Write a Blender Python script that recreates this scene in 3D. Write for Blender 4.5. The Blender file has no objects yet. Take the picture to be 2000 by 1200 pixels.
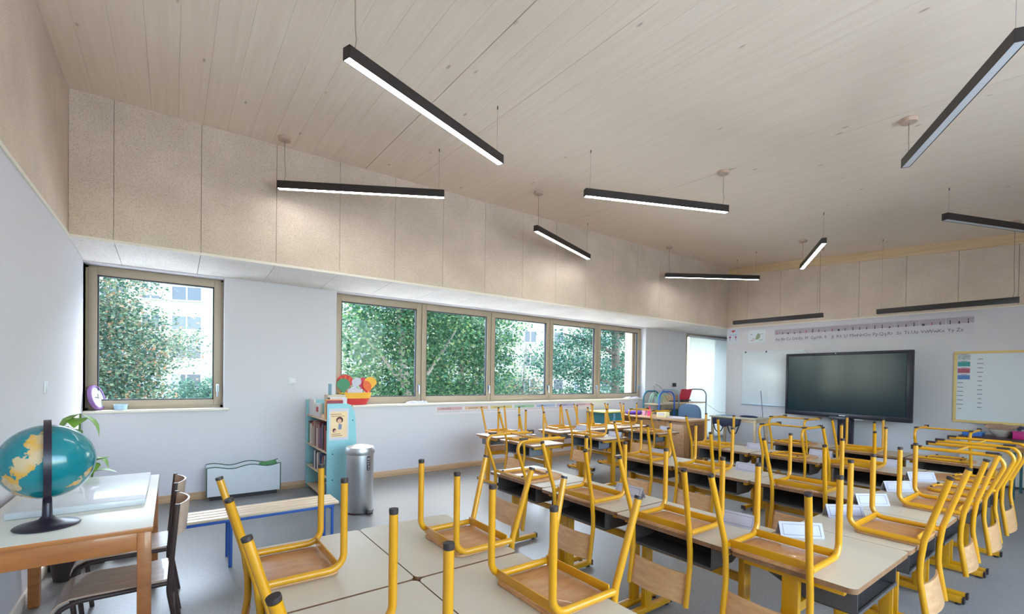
import bpy, bmesh, math, random
from mathutils import Vector, Matrix

random.seed(7)
scene = bpy.context.scene
COL = scene.collection
R = math.radians

# ------------------------------------------------------------------ camera
def make_camera():
    yaw, pitch, roll = 0.6356, -0.0122, 0.0151
    c, s = math.cos(yaw), math.sin(yaw)
    F = Vector((s, c, 0)); Rr = Vector((c, -s, 0)); D = Vector((0, 0, -1))
    cp, sp = math.cos(pitch), math.sin(pitch)
    F2 = F * cp - D * sp
    D2 = D * cp + F * sp
    cr, sr = math.cos(roll), math.sin(roll)
    R3 = Rr * cr - D2 * sr
    D3 = Rr * sr + D2 * cr
    cam = bpy.data.cameras.new('camera')
    cam.sensor_width = 36.0
    cam.lens = 899.4 / 2000.0 * 36.0
    cam.shift_y = (748.17 - 600.0) / 2000.0
    cam.clip_start = 0.02
    cam.clip_end = 400
    ob = bpy.data.objects.new('camera', cam)
    COL.objects.link(ob)
    M = Matrix((R3, -D3, -F2)).transposed().to_4x4()
    M.translation = Vector((0, 0, 1.45))
    ob.matrix_world = M
    scene.camera = ob
make_camera()

# ------------------------------------------------------------------ light
def make_world():
    w = bpy.data.worlds.new('sky')
    scene.world = w
    w.use_nodes = True
    nt = w.node_tree
    bg = nt.nodes['Background']
    sky = nt.nodes.new('ShaderNodeTexSky')
    sky.sky_type = 'NISHITA'
    sky.sun_disc = False
    sky.sun_elevation = R(48)
    sky.sun_rotation = R(25)
    sky.air_density = 1.0
    sky.dust_density = 1.2
    hs = nt.nodes.new('ShaderNodeHueSaturation'); hs.inputs['Saturation'].default_value = .8
    nt.links.new(sky.outputs[0], hs.inputs['Color']); nt.links.new(hs.outputs[0], bg.inputs[0])
    bg.inputs[1].default_value = 1.5
make_world()

sun = bpy.data.lights.new('sun', 'SUN')
sun.energy = 0.35
sun.angle = R(2)
sun.color = (1.0, 0.93, 0.82)
sun_ob = bpy.data.objects.new('sun', sun)
COL.objects.link(sun_ob)
sun_ob.location = (0, -20, 30)
sun_ob.rotation_euler = (R(48), 0, R(-12))

LAMP_POWER = 15.5
vs = scene.view_settings
vs.view_transform = 'Standard'
vs.look = 'None'
vs.gamma = 1.0
vs.use_curve_mapping = False
vs.exposure = 0.86

# ------------------------------------------------------------------ materials
MATS = {}
def newmat(name):
    m = bpy.data.materials.new(name)
    m.use_nodes = True
    MATS[name] = m
    nt = m.node_tree
    return m, nt, nt.nodes['Principled BSDF']

def lin(c):
    return tuple(((x / 12.92) if x <= 0.04045 else ((x + 0.055) / 1.055) ** 2.4) for x in c)

def S(r, g, b):
    return lin((r / 255., g / 255., b / 255.)) + (1.0,)

def plain(name, col, rough=0.5, metal=0.0, var=0.06, scale=18.0, bump=0.0, coat=0.0, spec=0.5, aniso=None):
    """colour with a fine procedural variation and optional bump"""
    m, nt, bs = newmat(name)
    tc = nt.nodes.new('ShaderNodeTexCoord')
    mp = nt.nodes.new('ShaderNodeMapping')
    if aniso: mp.inputs['Scale'].default_value = aniso
    nz = nt.nodes.new('ShaderNodeTexNoise')
    nz.inputs['Scale'].default_value = scale
    nz.inputs['Detail'].default_value = 5
    nt.links.new(tc.outputs['Object'], mp.inputs[0])
    nt.links.new(mp.outputs[0], nz.inputs['Vector'])
    mx = nt.nodes.new('ShaderNodeMix'); mx.data_type = 'RGBA'
    mx.inputs[6].default_value = tuple(max(0, v * (1 - var)) for v in col[:3]) + (1,)
    mx.inputs[7].default_value = tuple(min(1, v * (1 + var)) for v in col[:3]) + (1,)
    nt.links.new(nz.outputs['Fac'], mx.inputs[0])
    nt.links.new(mx.outputs[2], bs.inputs['Base Color'])
    bs.inputs['Roughness'].default_value = rough
    bs.inputs['Metallic'].default_value = metal
    bs.inputs['Coat Weight'].default_value = coat
    bs.inputs['Specular IOR Level'].default_value = spec
    if bump:
        bp = nt.nodes.new('ShaderNodeBump'); bp.inputs['Strength'].default_value = bump
        bp.inputs['Distance'].default_value = 0.004
        nt.links.new(nz.outputs['Fac'], bp.inputs['Height'])
        nt.links.new(bp.outputs[0], bs.inputs['Normal'])
    return m

def ramp(nt, src, stops):
    r = nt.nodes.new('ShaderNodeValToRGB')
    e = r.color_ramp.elements
    e[0].position, e[0].color = stops[0]
    e[1].position, e[1].color = stops[-1]
    for p, c in stops[1:-1]:
        x = e.new(p); x.color = c
    nt.links.new(src, r.inputs[0])
    return r

def wood(name, dark, light, scale=(2, 30, 30), rough=0.5, knots=0.0, knotcol=None, coat=0.0, knot_scale=(2.2, 5.0, 2.2), world=False):
    m, nt, bs = newmat(name)
    tc = nt.nodes.new('ShaderNodeTexCoord')
    ge = nt.nodes.new('ShaderNodeNewGeometry')
    src = ge.outputs['Position'] if world else tc.outputs['Object']
    mp = nt.nodes.new('ShaderNodeMapping'); mp.inputs['Scale'].default_value = scale
    nt.links.new(src, mp.inputs[0])
    nz = nt.nodes.new('ShaderNodeTexNoise'); nz.inputs['Scale'].default_value = 1.0
    nz.inputs['Detail'].default_value = 6; nz.inputs['Roughness'].default_value = 0.6
    nt.links.new(mp.outputs[0], nz.inputs['Vector'])
    rp = ramp(nt, nz.outputs['Fac'], [(0.3, dark), (0.7, light)])
    out = rp.outputs[0]
    if knots:
        mk = nt.nodes.new('ShaderNodeMapping'); mk.inputs['Scale'].default_value = knot_scale
        nt.links.new(src, mk.inputs[0])
        vo = nt.nodes.new('ShaderNodeTexVoronoi'); vo.inputs['Scale'].default_value = 1.0
        nt.links.new(mk.outputs[0], vo.inputs['Vector'])
        kr = ramp(nt, vo.outputs['Distance'], [(0.03, (1, 1, 1, 1)), (0.075, (0, 0, 0, 1))])
        mu = nt.nodes.new('ShaderNodeMath'); mu.operation = 'MULTIPLY'; mu.inputs[1].default_value = knots
        nt.links.new(kr.outputs[0], mu.inputs[0])
        mx = nt.nodes.new('ShaderNodeMix'); mx.data_type = 'RGBA'
        mx.inputs[7].default_value = knotcol
        nt.links.new(mu.outputs[0], mx.inputs[0])
        nt.links.new(out, mx.inputs[6])
        out = mx.outputs[2]
    nt.links.new(out, bs.inputs['Base Color'])
    bs.inputs['Roughness'].default_value = rough
    bs.inputs['Coat Weight'].default_value = coat
    return m

def speckle(name, base, fleck, scale=60, rough=0.9, bump=0.4, amount=0.62):
    """pressed wood-fibre board: pale base, darker flecks, soft mottling"""
    m, nt, bs = newmat(name)
    ge = nt.nodes.new('ShaderNodeNewGeometry')
    n1 = nt.nodes.new('ShaderNodeTexNoise'); n1.inputs['Scale'].default_value = scale; n1.inputs['Detail'].default_value = 3
    n2 = nt.nodes.new('ShaderNodeTexNoise'); n2.inputs['Scale'].default_value = 2.2; n2.inputs['Detail'].default_value = 4
    for n in (n1, n2): nt.links.new(ge.outputs['Position'], n.inputs['Vector'])
    r1 = ramp(nt, n1.outputs['Fac'], [(0.42, base), (amount, base), (amount + 0.1, fleck)])
    mx = nt.nodes.new('ShaderNodeMix'); mx.data_type = 'RGBA'; mx.blend_type = 'MULTIPLY'
    r2 = ramp(nt, n2.outputs['Fac'], [(0.3, (0.86, 0.85, 0.84, 1)), (0.7, (1, 1, 1, 1))])
    mx.inputs[0].default_value = 1.0
    nt.links.new(r1.outputs[0], mx.inputs[6]); nt.links.new(r2.outputs[0], mx.inputs[7])
    nt.links.new(mx.outputs[2], bs.inputs['Base Color'])
    bs.inputs['Roughness'].default_value = rough
    bs.inputs['Specular IOR Level'].default_value = 0.2
    bp = nt.nodes.new('ShaderNodeBump'); bp.inputs['Strength'].default_value = bump; bp.inputs['Distance'].default_value = 0.003
    nt.links.new(n1.outputs['Fac'], bp.inputs['Height']); nt.links.new(bp.outputs[0], bs.inputs['Normal'])
    return m

def emit(name, col, strength):
    m, nt, bs = newmat(name)
    bs.inputs['Base Color'].default_value = (0.8, 0.8, 0.8, 1)
    bs.inputs['Emission Color'].default_value = col
    bs.inputs['Emission Strength'].default_value = strength
    return m

def glass(name, tint=(0.93, 0.97, 0.96, 1), refl=0.006):
    m, nt, bs = newmat(name)
    nt.nodes.remove(bs)
    out = nt.nodes['Material Output']
    tr = nt.nodes.new('ShaderNodeBsdfTransparent'); tr.inputs[0].default_value = tint
    gl = nt.nodes.new('ShaderNodeBsdfGlossy'); gl.inputs['Roughness'].default_value = 0.0
    mx = nt.nodes.new('ShaderNodeMixShader'); mx.inputs[0].default_value = refl
    nt.links.new(tr.outputs[0], mx.inputs[1]); nt.links.new(gl.outputs[0], mx.inputs[2])
    nt.links.new(mx.outputs[0], out.inputs[0])
    return m

def foliage(name, stops):
    m, nt, bs = newmat(name)
    ge = nt.nodes.new('ShaderNodeNewGeometry')
    rp = ramp(nt, ge.outputs['Random Per Island'], stops)
    nt.links.new(rp.outputs[0], bs.inputs['Base Color'])
    bs.inputs['Roughness'].default_value = 0.7
    out = nt.nodes['Material Output']
    tl = nt.nodes.new('ShaderNodeBsdfTranslucent')
    nt.links.new(rp.outputs[0], tl.inputs[0])
    mx = nt.nodes.new('ShaderNodeMixShader'); mx.inputs[0].default_value = 0.4
    nt.links.new(bs.outputs[0], mx.inputs[1]); nt.links.new(tl.outputs[0], mx.inputs[2])
    nt.links.new(mx.outputs[0], out.inputs[0])
    return m

def lathe_metal(name, col, rough):
    m = plain(name, col, rough, 1.0, 0.08, 30, aniso=(1, 1, 0.05))
    return m

wall_white = plain('wall_white', S(212, 208, 212), 0.85, var=0.015, scale=40, bump=0.05, spec=0.2)
floor_m = None
def make_floor_mat():
    m, nt, bs = newmat('linoleum')
    ge = nt.nodes.new('ShaderNodeNewGeometry')
    n1 = nt.nodes.new('ShaderNodeTexNoise'); n1.inputs['Scale'].default_value = 55; n1.inputs['Detail'].default_value = 6
    n2 = nt.nodes.new('ShaderNodeTexNoise'); n2.inputs['Scale'].default_value = 1.3; n2.inputs['Detail'].default_value = 3
    for n in (n1, n2): nt.links.new(ge.outputs['Position'], n.inputs['Vector'])
    r1 = ramp(nt, n1.outputs['Fac'], [(0.3, S(132, 132, 132)), (0.7, S(148, 148, 147))])
    r2 = ramp(nt, n2.outputs['Fac'], [(0.3, (0.93, 0.93, 0.93, 1)), (0.7, (1, 1, 1, 1))])
    mx = nt.nodes.new('ShaderNodeMix'); mx.data_type = 'RGBA'; mx.blend_type = 'MULTIPLY'; mx.inputs[0].default_value = 1
    nt.links.new(r1.outputs[0], mx.inputs[6]); nt.links.new(r2.outputs[0], mx.inputs[7])
    nt.links.new(mx.outputs[2], bs.inputs['Base Color'])
    bs.inputs['Roughness'].default_value = 0.34
    bs.inputs['Specular IOR Level'].default_value = 0.55
    return m
floor_m = make_floor_mat()
fibre = speckle('fibre_board', S(224, 205, 187), S(200, 177, 154), 130, amount=.53)
fibre_pale = speckle('fibre_board_pale', S(243, 236, 229), S(212, 198, 184), 90, amount=.56)
clt = wood('clt_planks', S(236, 215, 194), S(243, 225, 205), (26, 0.9, 26), 0.75, 0.55, S(142, 114, 90), knot_scale=(5.2, 2.0, 5.2), world=True)
beam_wood = wood('beam_wood', S(205, 172, 130), S(222, 194, 154), (30, 1.2, 30), 0.6, 0.7, S(150, 88, 48), knot_scale=(3, 1.6, 3), world=True)
trim_wood = plain('trim_wood', S(230, 220, 206), 0.6, var=0.05, scale=8, aniso=(0.6, 14, 14))
base_wood = wood('baseboard_wood', S(190, 150, 112), S(212, 176, 138), (1.2, 30, 30), 0.5, 0.6, S(140, 92, 56), knot_scale=(1.6, 3, 6), world=True)
frame_taupe = plain('window_frame_taupe', S(172, 155, 134), 0.45, var=0.04, scale=12)
gasket = plain('gasket', S(40, 42, 52), 0.6)
handle_metal = plain('handle_metal', S(170, 185, 205), 0.3, 0.9)
pane_glass = glass('pane_glass')
yellow = plain('yellow_paint', S(203, 141, 6), 0.34, var=0.07, scale=9, coat=0.25)
black_plastic = plain('black_plastic', S(48, 36, 36), 0.5)
ply = wood('plywood', S(178, 122, 74), S(206, 152, 100), (9, 40, 40), 0.42, coat=0.2)
ply_back = wood('plywood_back', S(192, 140, 92), S(216, 166, 116), (40, 9, 40), 0.4, coat=0.25)
laminate = plain('desk_laminate', S(202, 188, 166), 0.33, var=0.02, scale=5, spec=0.5)
desk_edge = wood('desk_edge', S(120, 82, 54), S(150, 108, 74), (30, 30, 4), 0.5)
tray_black = plain('tray_dark', S(78, 72, 70), 0.45, var=0.1)
tray_grey = plain('tray_grey', S(108, 110, 116), 0.5, var=0.1)
lamp_black = plain('lamp_housing', S(52, 47, 46), 0.42, 0.3)
lamp_lit = emit('lamp_diffuser_lit', (0.93, 0.96, 1.0, 1), LAMP_POWER)
lamp_off = plain('lamp_diffuser_off', S(214, 216, 218), 0.4, var=0.01)
canopy_m = plain('canopy_beige', S(196, 168, 148), 0.5)
cord_m = plain('cord_grey', S(160, 140, 124), 0.6)
white_plastic = plain('white_plastic', S(214, 215, 218), 0.4, var=0.01)
paper = plain('paper_white', S(208, 202, 210), 0.7, var=0.02)
card_paper = plain('card_paper', S(178, 172, 181), 0.7, var=0.02)
ink = plain('ink_grey', S(120, 112, 124), 0.7)
ink_dark = plain('ink_dark', S(52, 48, 56), 0.7)
board_white = plain('whiteboard', S(218, 224, 230), 0.25, var=0.01)
tv_black = plain('tv_bezel', S(34, 34, 48), 0.35, var=0.1)
steel = plain('brushed_steel', S(204, 204, 206), 0.4, 1.0, 0.08, 26, aniso=(1, 1, 0.04))
steel_dark = plain('dark_steel', S(90, 90, 96), 0.4, 0.8)
aqua = plain('aqua_panel', S(142, 196, 202), 0.5, var=0.03)
pine = wood('pine', S(208, 176, 138), S(228, 200, 166), (3, 30, 30), 0.5)
bench_wood = wood('bench_slats', S(216, 186, 148), S(234, 208, 174), (2, 30, 30), 0.4, coat=0.2)
blue_paint = plain('blue_paint', S(44, 92, 170), 0.35, coat=0.3)
green_edge = plain('green_edging', S(40, 84, 66), 0.5)
table_top = plain('table_laminate', S(228, 222, 208), 0.3, var=0.02)
table_wood = wood('table_wood', S(158, 92, 40), S(184, 114, 56), (4, 26, 26), 0.4, coat=0.3)
brown_tube = plain('brown_tube', S(74, 58, 54), 0.4, 0.2)
ply_light = wood('plywood_light', S(176, 142, 118), S(204, 172, 146), (6, 30, 30), 0.3, coat=0.4)
oak = wood('oak', S(150, 104, 62), S(178, 130, 84), (30, 30, 3), 0.45)
oak_top = wood('oak_top', S(176, 130, 92), S(198, 154, 114), (4, 26, 26), 0.35, coat=0.2)
# ------------------------------------------------------------------ mesh helpers
class MB:
    def __init__(s): s.v = []; s.f = []
    def add(s, vs, fs):
        o = len(s.v); s.v += [tuple(p) for p in vs]; s.f += [tuple(i + o for i in f) for f in fs]; return s
    def box(s, x0, x1, y0, y1, z0, z1):
        return s.add([(x0,y0,z0),(x1,y0,z0),(x1,y1,z0),(x0,y1,z0),(x0,y0,z1),(x1,y0,z1),(x1,y1,z1),(x0,y1,z1)],
                     [(0,3,2,1),(4,5,6,7),(0,1,5,4),(1,2,6,5),(2,3,7,6),(3,0,4,7)])
    def cbox(s, c, d):
        return s.box(c[0]-d[0]/2, c[0]+d[0]/2, c[1]-d[1]/2, c[1]+d[1]/2, c[2]-d[2]/2, c[2]+d[2]/2)
    def beam(s, a, b, w, h, up=(0,0,1)):
        a, b = Vector(a), Vector(b); d = (b-a).normalized(); up = Vector(up)
        sd = d.cross(up).normalized(); u = sd.cross(d).normalized()
        vs = []
        for p in (a, b):
            for i, j in ((-1,-1),(1,-1),(1,1),(-1,1)): vs.append(p + sd*(i*w/2) + u*(j*h/2))
        return s.add(vs, [(0,3,2,1),(4,5,6,7),(0,1,5,4),(1,2,6,5),(2,3,7,6),(3,0,4,7)])
    def tube(s, pts, r, n=10, caps=True, r2=None):
        pts = [Vector(p) for p in pts]; m = len(pts)
        T = []
        for i in range(m):
            if i == 0: t = pts[1]-pts[0]
            elif i == m-1: t = pts[-1]-pts[-2]
            else: t = (pts[i+1]-pts[i]).normalized() + (pts[i]-pts[i-1]).normalized()
            T.append(t.normalized())
        ref = Vector((0,0,1)) if abs(T[0].z) < 0.9 else Vector((1,0,0))
        N = (ref - T[0]*ref.dot(T[0])).normalized()
        vs = []
        for i in range(m):
            N = (N - T[i]*N.dot(T[i])).normalized(); B = T[i].cross(N)
            rr = r if r2 is None else r + (r2-r)*i/(m-1)
            for k in range(n):
                a = 2*math.pi*k/n
                vs.append(pts[i] + N*(math.cos(a)*rr) + B*(math.sin(a)*rr))
        fs = []
        for i in range(m-1):
            for k in range(n):
                k2 = (k+1) % n
                fs.append((i*n+k, i*n+k2, (i+1)*n+k2, (i+1)*n+k))
        if caps:
            fs.append(tuple(range(n-1, -1, -1))); fs.append(tuple((m-1)*n+k for k in range(n)))
        return s.add(vs, fs)
    def lathe(s, prof, n=24, c=(0,0,0)):
        vs = []; fs = []; m = len(prof)
        for r, z in prof:
            for k in range(n):
                a = 2*math.pi*k/n; vs.append((c[0]+r*math.cos(a), c[1]+r*math.sin(a), c[2]+z))
        for i in range(m-1):
            for k in range(n):
                k2 = (k+1) % n; fs.append((i*n+k, i*n+k2, (i+1)*n+k2, (i+1)*n+k))
        fs.append(tuple(range(n-1,-1,-1))); fs.append(tuple((m-1)*n+k for k in range(n)))
        return s.add(vs, fs)
    def prism(s, poly, t, frame=None, t0=0.0):
        """poly: 2-D outline; extruded t along the third axis; frame = (origin, u, v, w)"""
        o, u, v, w = frame or ((0,0,0),(1,0,0),(0,1,0),(0,0,1))
        o, u, v, w = Vector(o), Vector(u), Vector(v), Vector(w); n = len(poly)
        vs = [o+u*a+v*b+w*t0 for a,b in poly] + [o+u*a+v*b+w*(t0+t) for a,b in poly]
        fs = [tuple(range(n-1,-1,-1)), tuple(range(n,2*n))] + [(i,(i+1)%n,n+(i+1)%n,n+i) for i in range(n)]
        return s.add(vs, fs)
    def mesh(s, name, m=None, bevel=0.0, smooth=True):
        me = bpy.data.meshes.new(name)
        me.from_pydata([tuple(p) for p in s.v], [], s.f)
        bm = bmesh.new(); bm.from_mesh(me)
        bmesh.ops.recalc_face_normals(bm, faces=bm.faces[:])
        if bevel:
            es = [e for e in bm.edges if len(e.link_faces) == 2 and e.calc_face_angle(0) > 0.6]
            bmesh.ops.bevel(bm, geom=es, offset=bevel, segments=2, affect='EDGES', profile=0.5)
        bm.to_mesh(me); bm.free()
        if smooth:
            me.polygons.foreach_set('use_smooth', [True]*len(me.polygons))
            me.set_sharp_from_angle(angle=R(38))
        if m is not None: me.materials.append(m)
        me.update()
        return me
    def build(s, name, m, parent=None, bevel=0.0, smooth=True):
        return link(name, s.mesh(name, m, bevel, smooth), parent)

def link(name, me, parent=None):
    o = bpy.data.objects.new(name, me); COL.objects.link(o)
    if parent is not None: o.parent = parent
    return o

def tag(o, label=None, cat=None, group=None, kind=None):
    if label: o['label'] = label
    if cat: o['category'] = cat
    if group: o['group'] = group
    if kind: o['kind'] = kind
    return o

def thing(name, label, cat, loc=(0,0,0), rz=0.0, group=None):
    o = bpy.data.objects.new(name, None); COL.objects.link(o)
    o.empty_display_size = 0.1
    o.location = loc; o.rotation_euler = (0, 0, rz)
    return tag(o, label, cat, group)

def struct(o): o['kind'] = 'structure'; return o

def fillet(pts, rads, seg=6):
    """polyline with rounded corners"""
    pts = [Vector(p) for p in pts]; out = [pts[0]]
    for i in range(1, len(pts)-1):
        r = rads[i-1]
        a, b, c = pts[i-1], pts[i], pts[i+1]
        d1 = (a-b).normalized(); d2 = (c-b).normalized()
        ang = d1.angle(d2)
        if r <= 0 or ang > 3.1: out.append(b); continue
        t = r/math.tan(ang/2)
        p1 = b+d1*t; p2 = b+d2*t
        cen = b + (d1+d2).normalized()*(r/math.sin(ang/2))
        v1 = p1-cen; v2 = p2-cen; th = v1.angle(v2); ax = v1.cross(v2).normalized()
        for k in range(seg+1):
            out.append(cen + Matrix.Rotation(th*k/seg, 3, ax) @ v1)
    out.append(pts[-1])
    return out

def rrect(x0, x1, y0, y1, r, n=4):
    o = []
    for cx, cy, a0 in ((x1-r,y1-r,0),(x0+r,y1-r,90),(x0+r,y0+r,180),(x1-r,y0+r,270)):
        for k in range(n+1):
            a = R(a0+90*k/n); o.append((cx+r*math.cos(a), cy+r*math.sin(a)))
    return o

def inst(proto, name, label, cat, loc, rot, group=None):
    """copy a thing built as a list of (name, mesh, index of parent part or None)"""
    root = bpy.data.objects.new(name, None); COL.objects.link(root)
    root.empty_display_size = 0.1
    root.location = loc; root.rotation_euler = rot
    tag(root, label, cat, group)
    made = []
    for nm, me, par in proto:
        o = bpy.data.objects.new(nm, me); COL.objects.link(o)
        o.parent = root if par is None else made[par]
        made.append(o)
    return root

def text_mesh(txt, size, m, name='lettering', align='CENTER', extrude=0.0):
    cu = bpy.data.curves.new('t', 'FONT'); cu.body = txt; cu.size = size; cu.align_x = align; cu.align_y = 'CENTER'
    cu.extrude = extrude; cu.resolution_u = 2
    ob = bpy.data.objects.new('t', cu); COL.objects.link(ob)
    dg = bpy.context.evaluated_depsgraph_get(); dg.update()
    me = bpy.data.meshes.new_from_object(ob.evaluated_get(dg))
    me.name = name
    bpy.data.objects.remove(ob); bpy.data.curves.remove(cu)
    me.materials.clear(); me.materials.append(m)
    return me

# ------------------------------------------------------------------ room shell
XL, XR, YB, YW, YK = -0.73, 10.06, 5.498, 6.337, -1.7
ZT = 2.62
def zc(x, y):
    f = (x - XL)/(XR - XL)
    return 3.885 + 0.08*f + (y - YB)*(0.012 + 0.05*f)

o = MB().box(XL-.3, 12.2, YK-.3, YW+.4, -.25, 0).build('floor', floor_m, smooth=False); struct(o)

# ceiling: cross-laminated planks laid along the depth of the room
ceil = MB()
xs = [XL-.3, 2.0, 5.0, XR+.3]; ys = [YK-.3, 1.0, 3.2, YB+.5]
for i in range(3):
    for j in range(3):
        a, b, c, d = xs[i], xs[i+1], ys[j], ys[j+1]
        vs = [(a,c,zc(a,c)+.05),(b,c,zc(b,c)+.05),(b,d,zc(b,d)+.05),(a,d,zc(a,d)+.05)]
        vs += [(p[0],p[1],p[2]+.3) for p in vs]
        ceil.add(vs, [(0,3,2,1),(4,5,6,7),(0,1,5,4),(1,2,6,5),(2,3,7,6),(3,0,4,7)])
ceiling = struct(ceil.build('ceiling', clt, smooth=False))
edges = [XL]
x = -.566
while x < XR-.1:
    edges.append(x); x += .2
edges.append(XR)
major = {1.834: .006, 5.034: .005, 2.434: .003}
for i in range(len(edges)-1):
    a, b = edges[i], edges[i+1]
    ga = .0006; gb = .0006
    for k, g in major.items():
        if abs(a-k) < .02: ga = g/2
        if abs(b-k) < .02: gb = g/2
    a += ga; b -= gb
    m = MB(); N = 6; vs = []
    for j in range(N+1):
        y = YK + (YB-.001-YK)*j/N
        vs += [(a,y,zc(a,y)),(b,y,zc(b,y)),(b,y,zc(b,y)+.05),(a,y,zc(a,y)+.05)]
    fs = [(0,1,2,3), tuple(N*4+k for k in (3,2,1,0))]
    for j in range(N):
        for k in range(4):
            k2 = (k+1) % 4; fs.append((j*4+k, j*4+k2, (j+1)*4+k2, (j+1)*4+k))
    m.add(vs, fs); m.build('plank', clt, ceiling, smooth=False)

# wall behind the windows' side: lower part with openings, X -.73..12
W1 = (-.73, .487, 1.035, 2.552)
W2 = (1.755, 8.27, 1.03, 2.556)
DO = (9.77, 11.75, 0.0, 2.56)
wf = MB()
Y0, Y1 = YW, YW+.42
wf.box(XL-.3, .487, Y0, Y1, -.2, W1[2]); wf.box(XL-.3, XL, Y0, Y1, W1[2], W1[3])
wf.box(.487, 1.755, Y0, Y1, -.2, 2.75)
wf.box(1.755, 8.27, Y0, Y1, -.2, W2[2])
wf.box(8.27, 9.77, Y0, Y1, -.2, 2.75)
wf.box(11.75, 12.2, Y0, Y1, -.2, 2.75)
wf.box(XL-.3, .487, Y0, Y1, W1[3], 2.75); wf.box(1.755, 8.27, Y0, Y1, W2[3], 2.75); wf.box(9.77, 11.75, Y0, Y1, DO[3], 2.75)
wall_front = struct(wf.build('wall_front', wall_white, smooth=False))
# outer parapet above the soffit closes the facade
up = MB().box(XL-.3, 12.2, YB+.045, YW+.42, 2.75, 4.3).build('wall_front_upper', fibre, smooth=False); struct(up)
# fibre panels of the upper wall
px = [XL, -.433, .221, .889, 1.55, 2.217, 2.884, 3.55, 4.22, 4.888, 5.555, 6.22, 6.89, 7.555, 8.222, 8.89, 9.555, XR]
for a, b in zip(px[:-1], px[1:]):
    a2, b2 = a+.0018, b-.0018
    m = MB(); y = YB
    vs = [(a2,y,ZT+.012),(b2,y,ZT+.012),(b2,y,zc(b2,y)),(a2,y,zc(a2,y))]
    vs += [(p[0], y+.04, p[2]) for p in vs]
    m.add(vs, [(0,1,2,3),(7,6,5,4),(0,4,5,1),(1,5,6,2),(2,6,7,3),(3,7,4,0)])
    m.build('panel', fibre, up, smooth=False)

# sloping soffit of pale fibre panels above the windows
sof = MB().add([(XL,YB+.02,2.66),(12.2,YB+.02,2.66),(12.2,YW+.01,2.62),(XL,YW+.01,2.62),
                (XL,YB+.02,2.75),(12.2,YB+.02,2.75),(12.2,YW+.01,2.75),(XL,YW+.01,2.75)],
               [(0,3,2,1),(4,5,6,7),(0,1,5,4),(1,2,6,5),(2,3,7,6),(3,0,4,7)])
soffit = struct(sof.build('trim_1', fibre_pale, smooth=False))
sx = [XL, -.43, .22, .886, 1.54, 2.2, 2.87, 3.54, 4.2, 4.87, 5.54, 6.2, 6.87, 7.54, 8.2, 8.87, 9.54, XR, 10.9, 12.2]
for a, b in zip(sx[:-1], sx[1:]):
    a2, b2 = a+.002, b-.002
    MB().add([(a2,YB+.006,2.612),(b2,YB+.006,2.612),(b2,YW,2.566),(a2,YW,2.566),
              (a2,YB+.006,2.66),(b2,YB+.006,2.66),(b2,YW,2.62),(a2,YW,2.62)],
             [(0,3,2,1),(4,5,6,7),(0,1,5,4),(1,2,6,5),(2,3,7,6),(3,0,4,7)]).build('panel', fibre_pale, soffit, smooth=False)
struct(MB().box(XL, XR, YB-.014, YB+.006, 2.606, 2.632).build('trim_2', trim_wood))

# left wall
struct(MB().box(XL-.3, XL, YK-.3, YW+.4, -.2, ZT).build('wall_left', wall_white, smooth=False))
lu = struct(MB().box(XL-.3, XL-.04, YK-.3, YW+.4, ZT, 4.3).build('wall_left_upper', fibre, smooth=False))
yy = [YK, -.83, .0, .83, 1.66, 2.5, 3.33, 4.16, 5.0, YB]
for a, b in zip(yy[:-1], yy[1:]):
    a2, b2 = a+.002, b-.002
    m = MB(); vs = [(XL,a2,ZT+.012),(XL,b2,ZT+.012),(XL,b2,zc(XL,b2)),(XL,a2,zc(XL,a2))]
    vs += [(XL-.04,p[1],p[2]) for p in vs]
    m.add(vs, [(0,3,2,1),(4,5,6,7),(0,1,5,4),(1,2,6,5),(2,3,7,6),(3,0,4,7)]).build('panel', fibre, lu, smooth=False)
struct(MB().box(XL-.004, XL+.012, YK, YW, 2.606, 2.632).build('trim_3', trim_wood))

# board wall on the right
struct(MB().box(XR, 12.2, YK-.3, YB, -.2, ZT).build('wall_right', wall_white, smooth=False))
ru = struct(MB().box(XR+.04, 12.2, YK-.3, YB+.045, ZT, 4.3).build('wall_right_upper', fibre, smooth=False))
yy = [YK, -1.61, -.94, -.27, .395, 1.06, 1.71, 2.36, 3.03, 3.70, 4.377, 5.05, YB]
def zbeam(y): return zc(XR, y) - .16 - .05*math.sin(0)
for a, b in zip(yy[:-1], yy[1:]):
    a2, b2 = a+.002, b-.002
    m = MB(); vs = [(XR,a2,ZT+.012),(XR,b2,ZT+.012),(XR,b2,zbeam(b2)),(XR,a2,zbeam(a2))]
    vs += [(XR+.04,p[1],p[2]) for p in vs]
    m.add(vs, [(0,3,2,1),(4,5,6,7),(0,1,5,4),(1,2,6,5),(2,3,7,6),(3,0,4,7)]).build('panel', fibre, ru, smooth=False)
m = MB(); vs = [(XR-.004,YK,zbeam(YK)+.002),(XR-.004,YB,zbeam(YB)+.002),(XR-.004,YB,zc(XR,YB)),(XR-.004,YK,zc(XR,YK))]
vs += [(XR+.04,p[1],p[2]) for p in vs]
struct(m.add(vs, [(0,3,2,1),(4,5,6,7),(0,1,5,4),(1,2,6,5),(2,3,7,6),(3,0,4,7)]).build('trim_4', beam_wood, smooth=False))
struct(MB().box(XR-.016, XR+.004, YK, YB, 2.606, 2.632).build('trim_5', trim_wood))
# wall behind the camera
wb_ = MB().box(XL-.3, -.2, YK-.3, YK, -.2, 4.3).box(5.7, XR+.3, YK-.3, YK, -.2, 4.3).box(-.2, 5.7, YK-.3, YK, -.2, .6).box(-.2, 5.7, YK-.3, YK, 3.3, 4.3)
struct(wb_.build('wall_back', wall_white, smooth=False))
# end wall of the glazed recess
struct(MB().box(11.9, 12.2, YB, YW, -.2, 2.7).build('wall_recess', wall_white, smooth=False))
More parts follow.
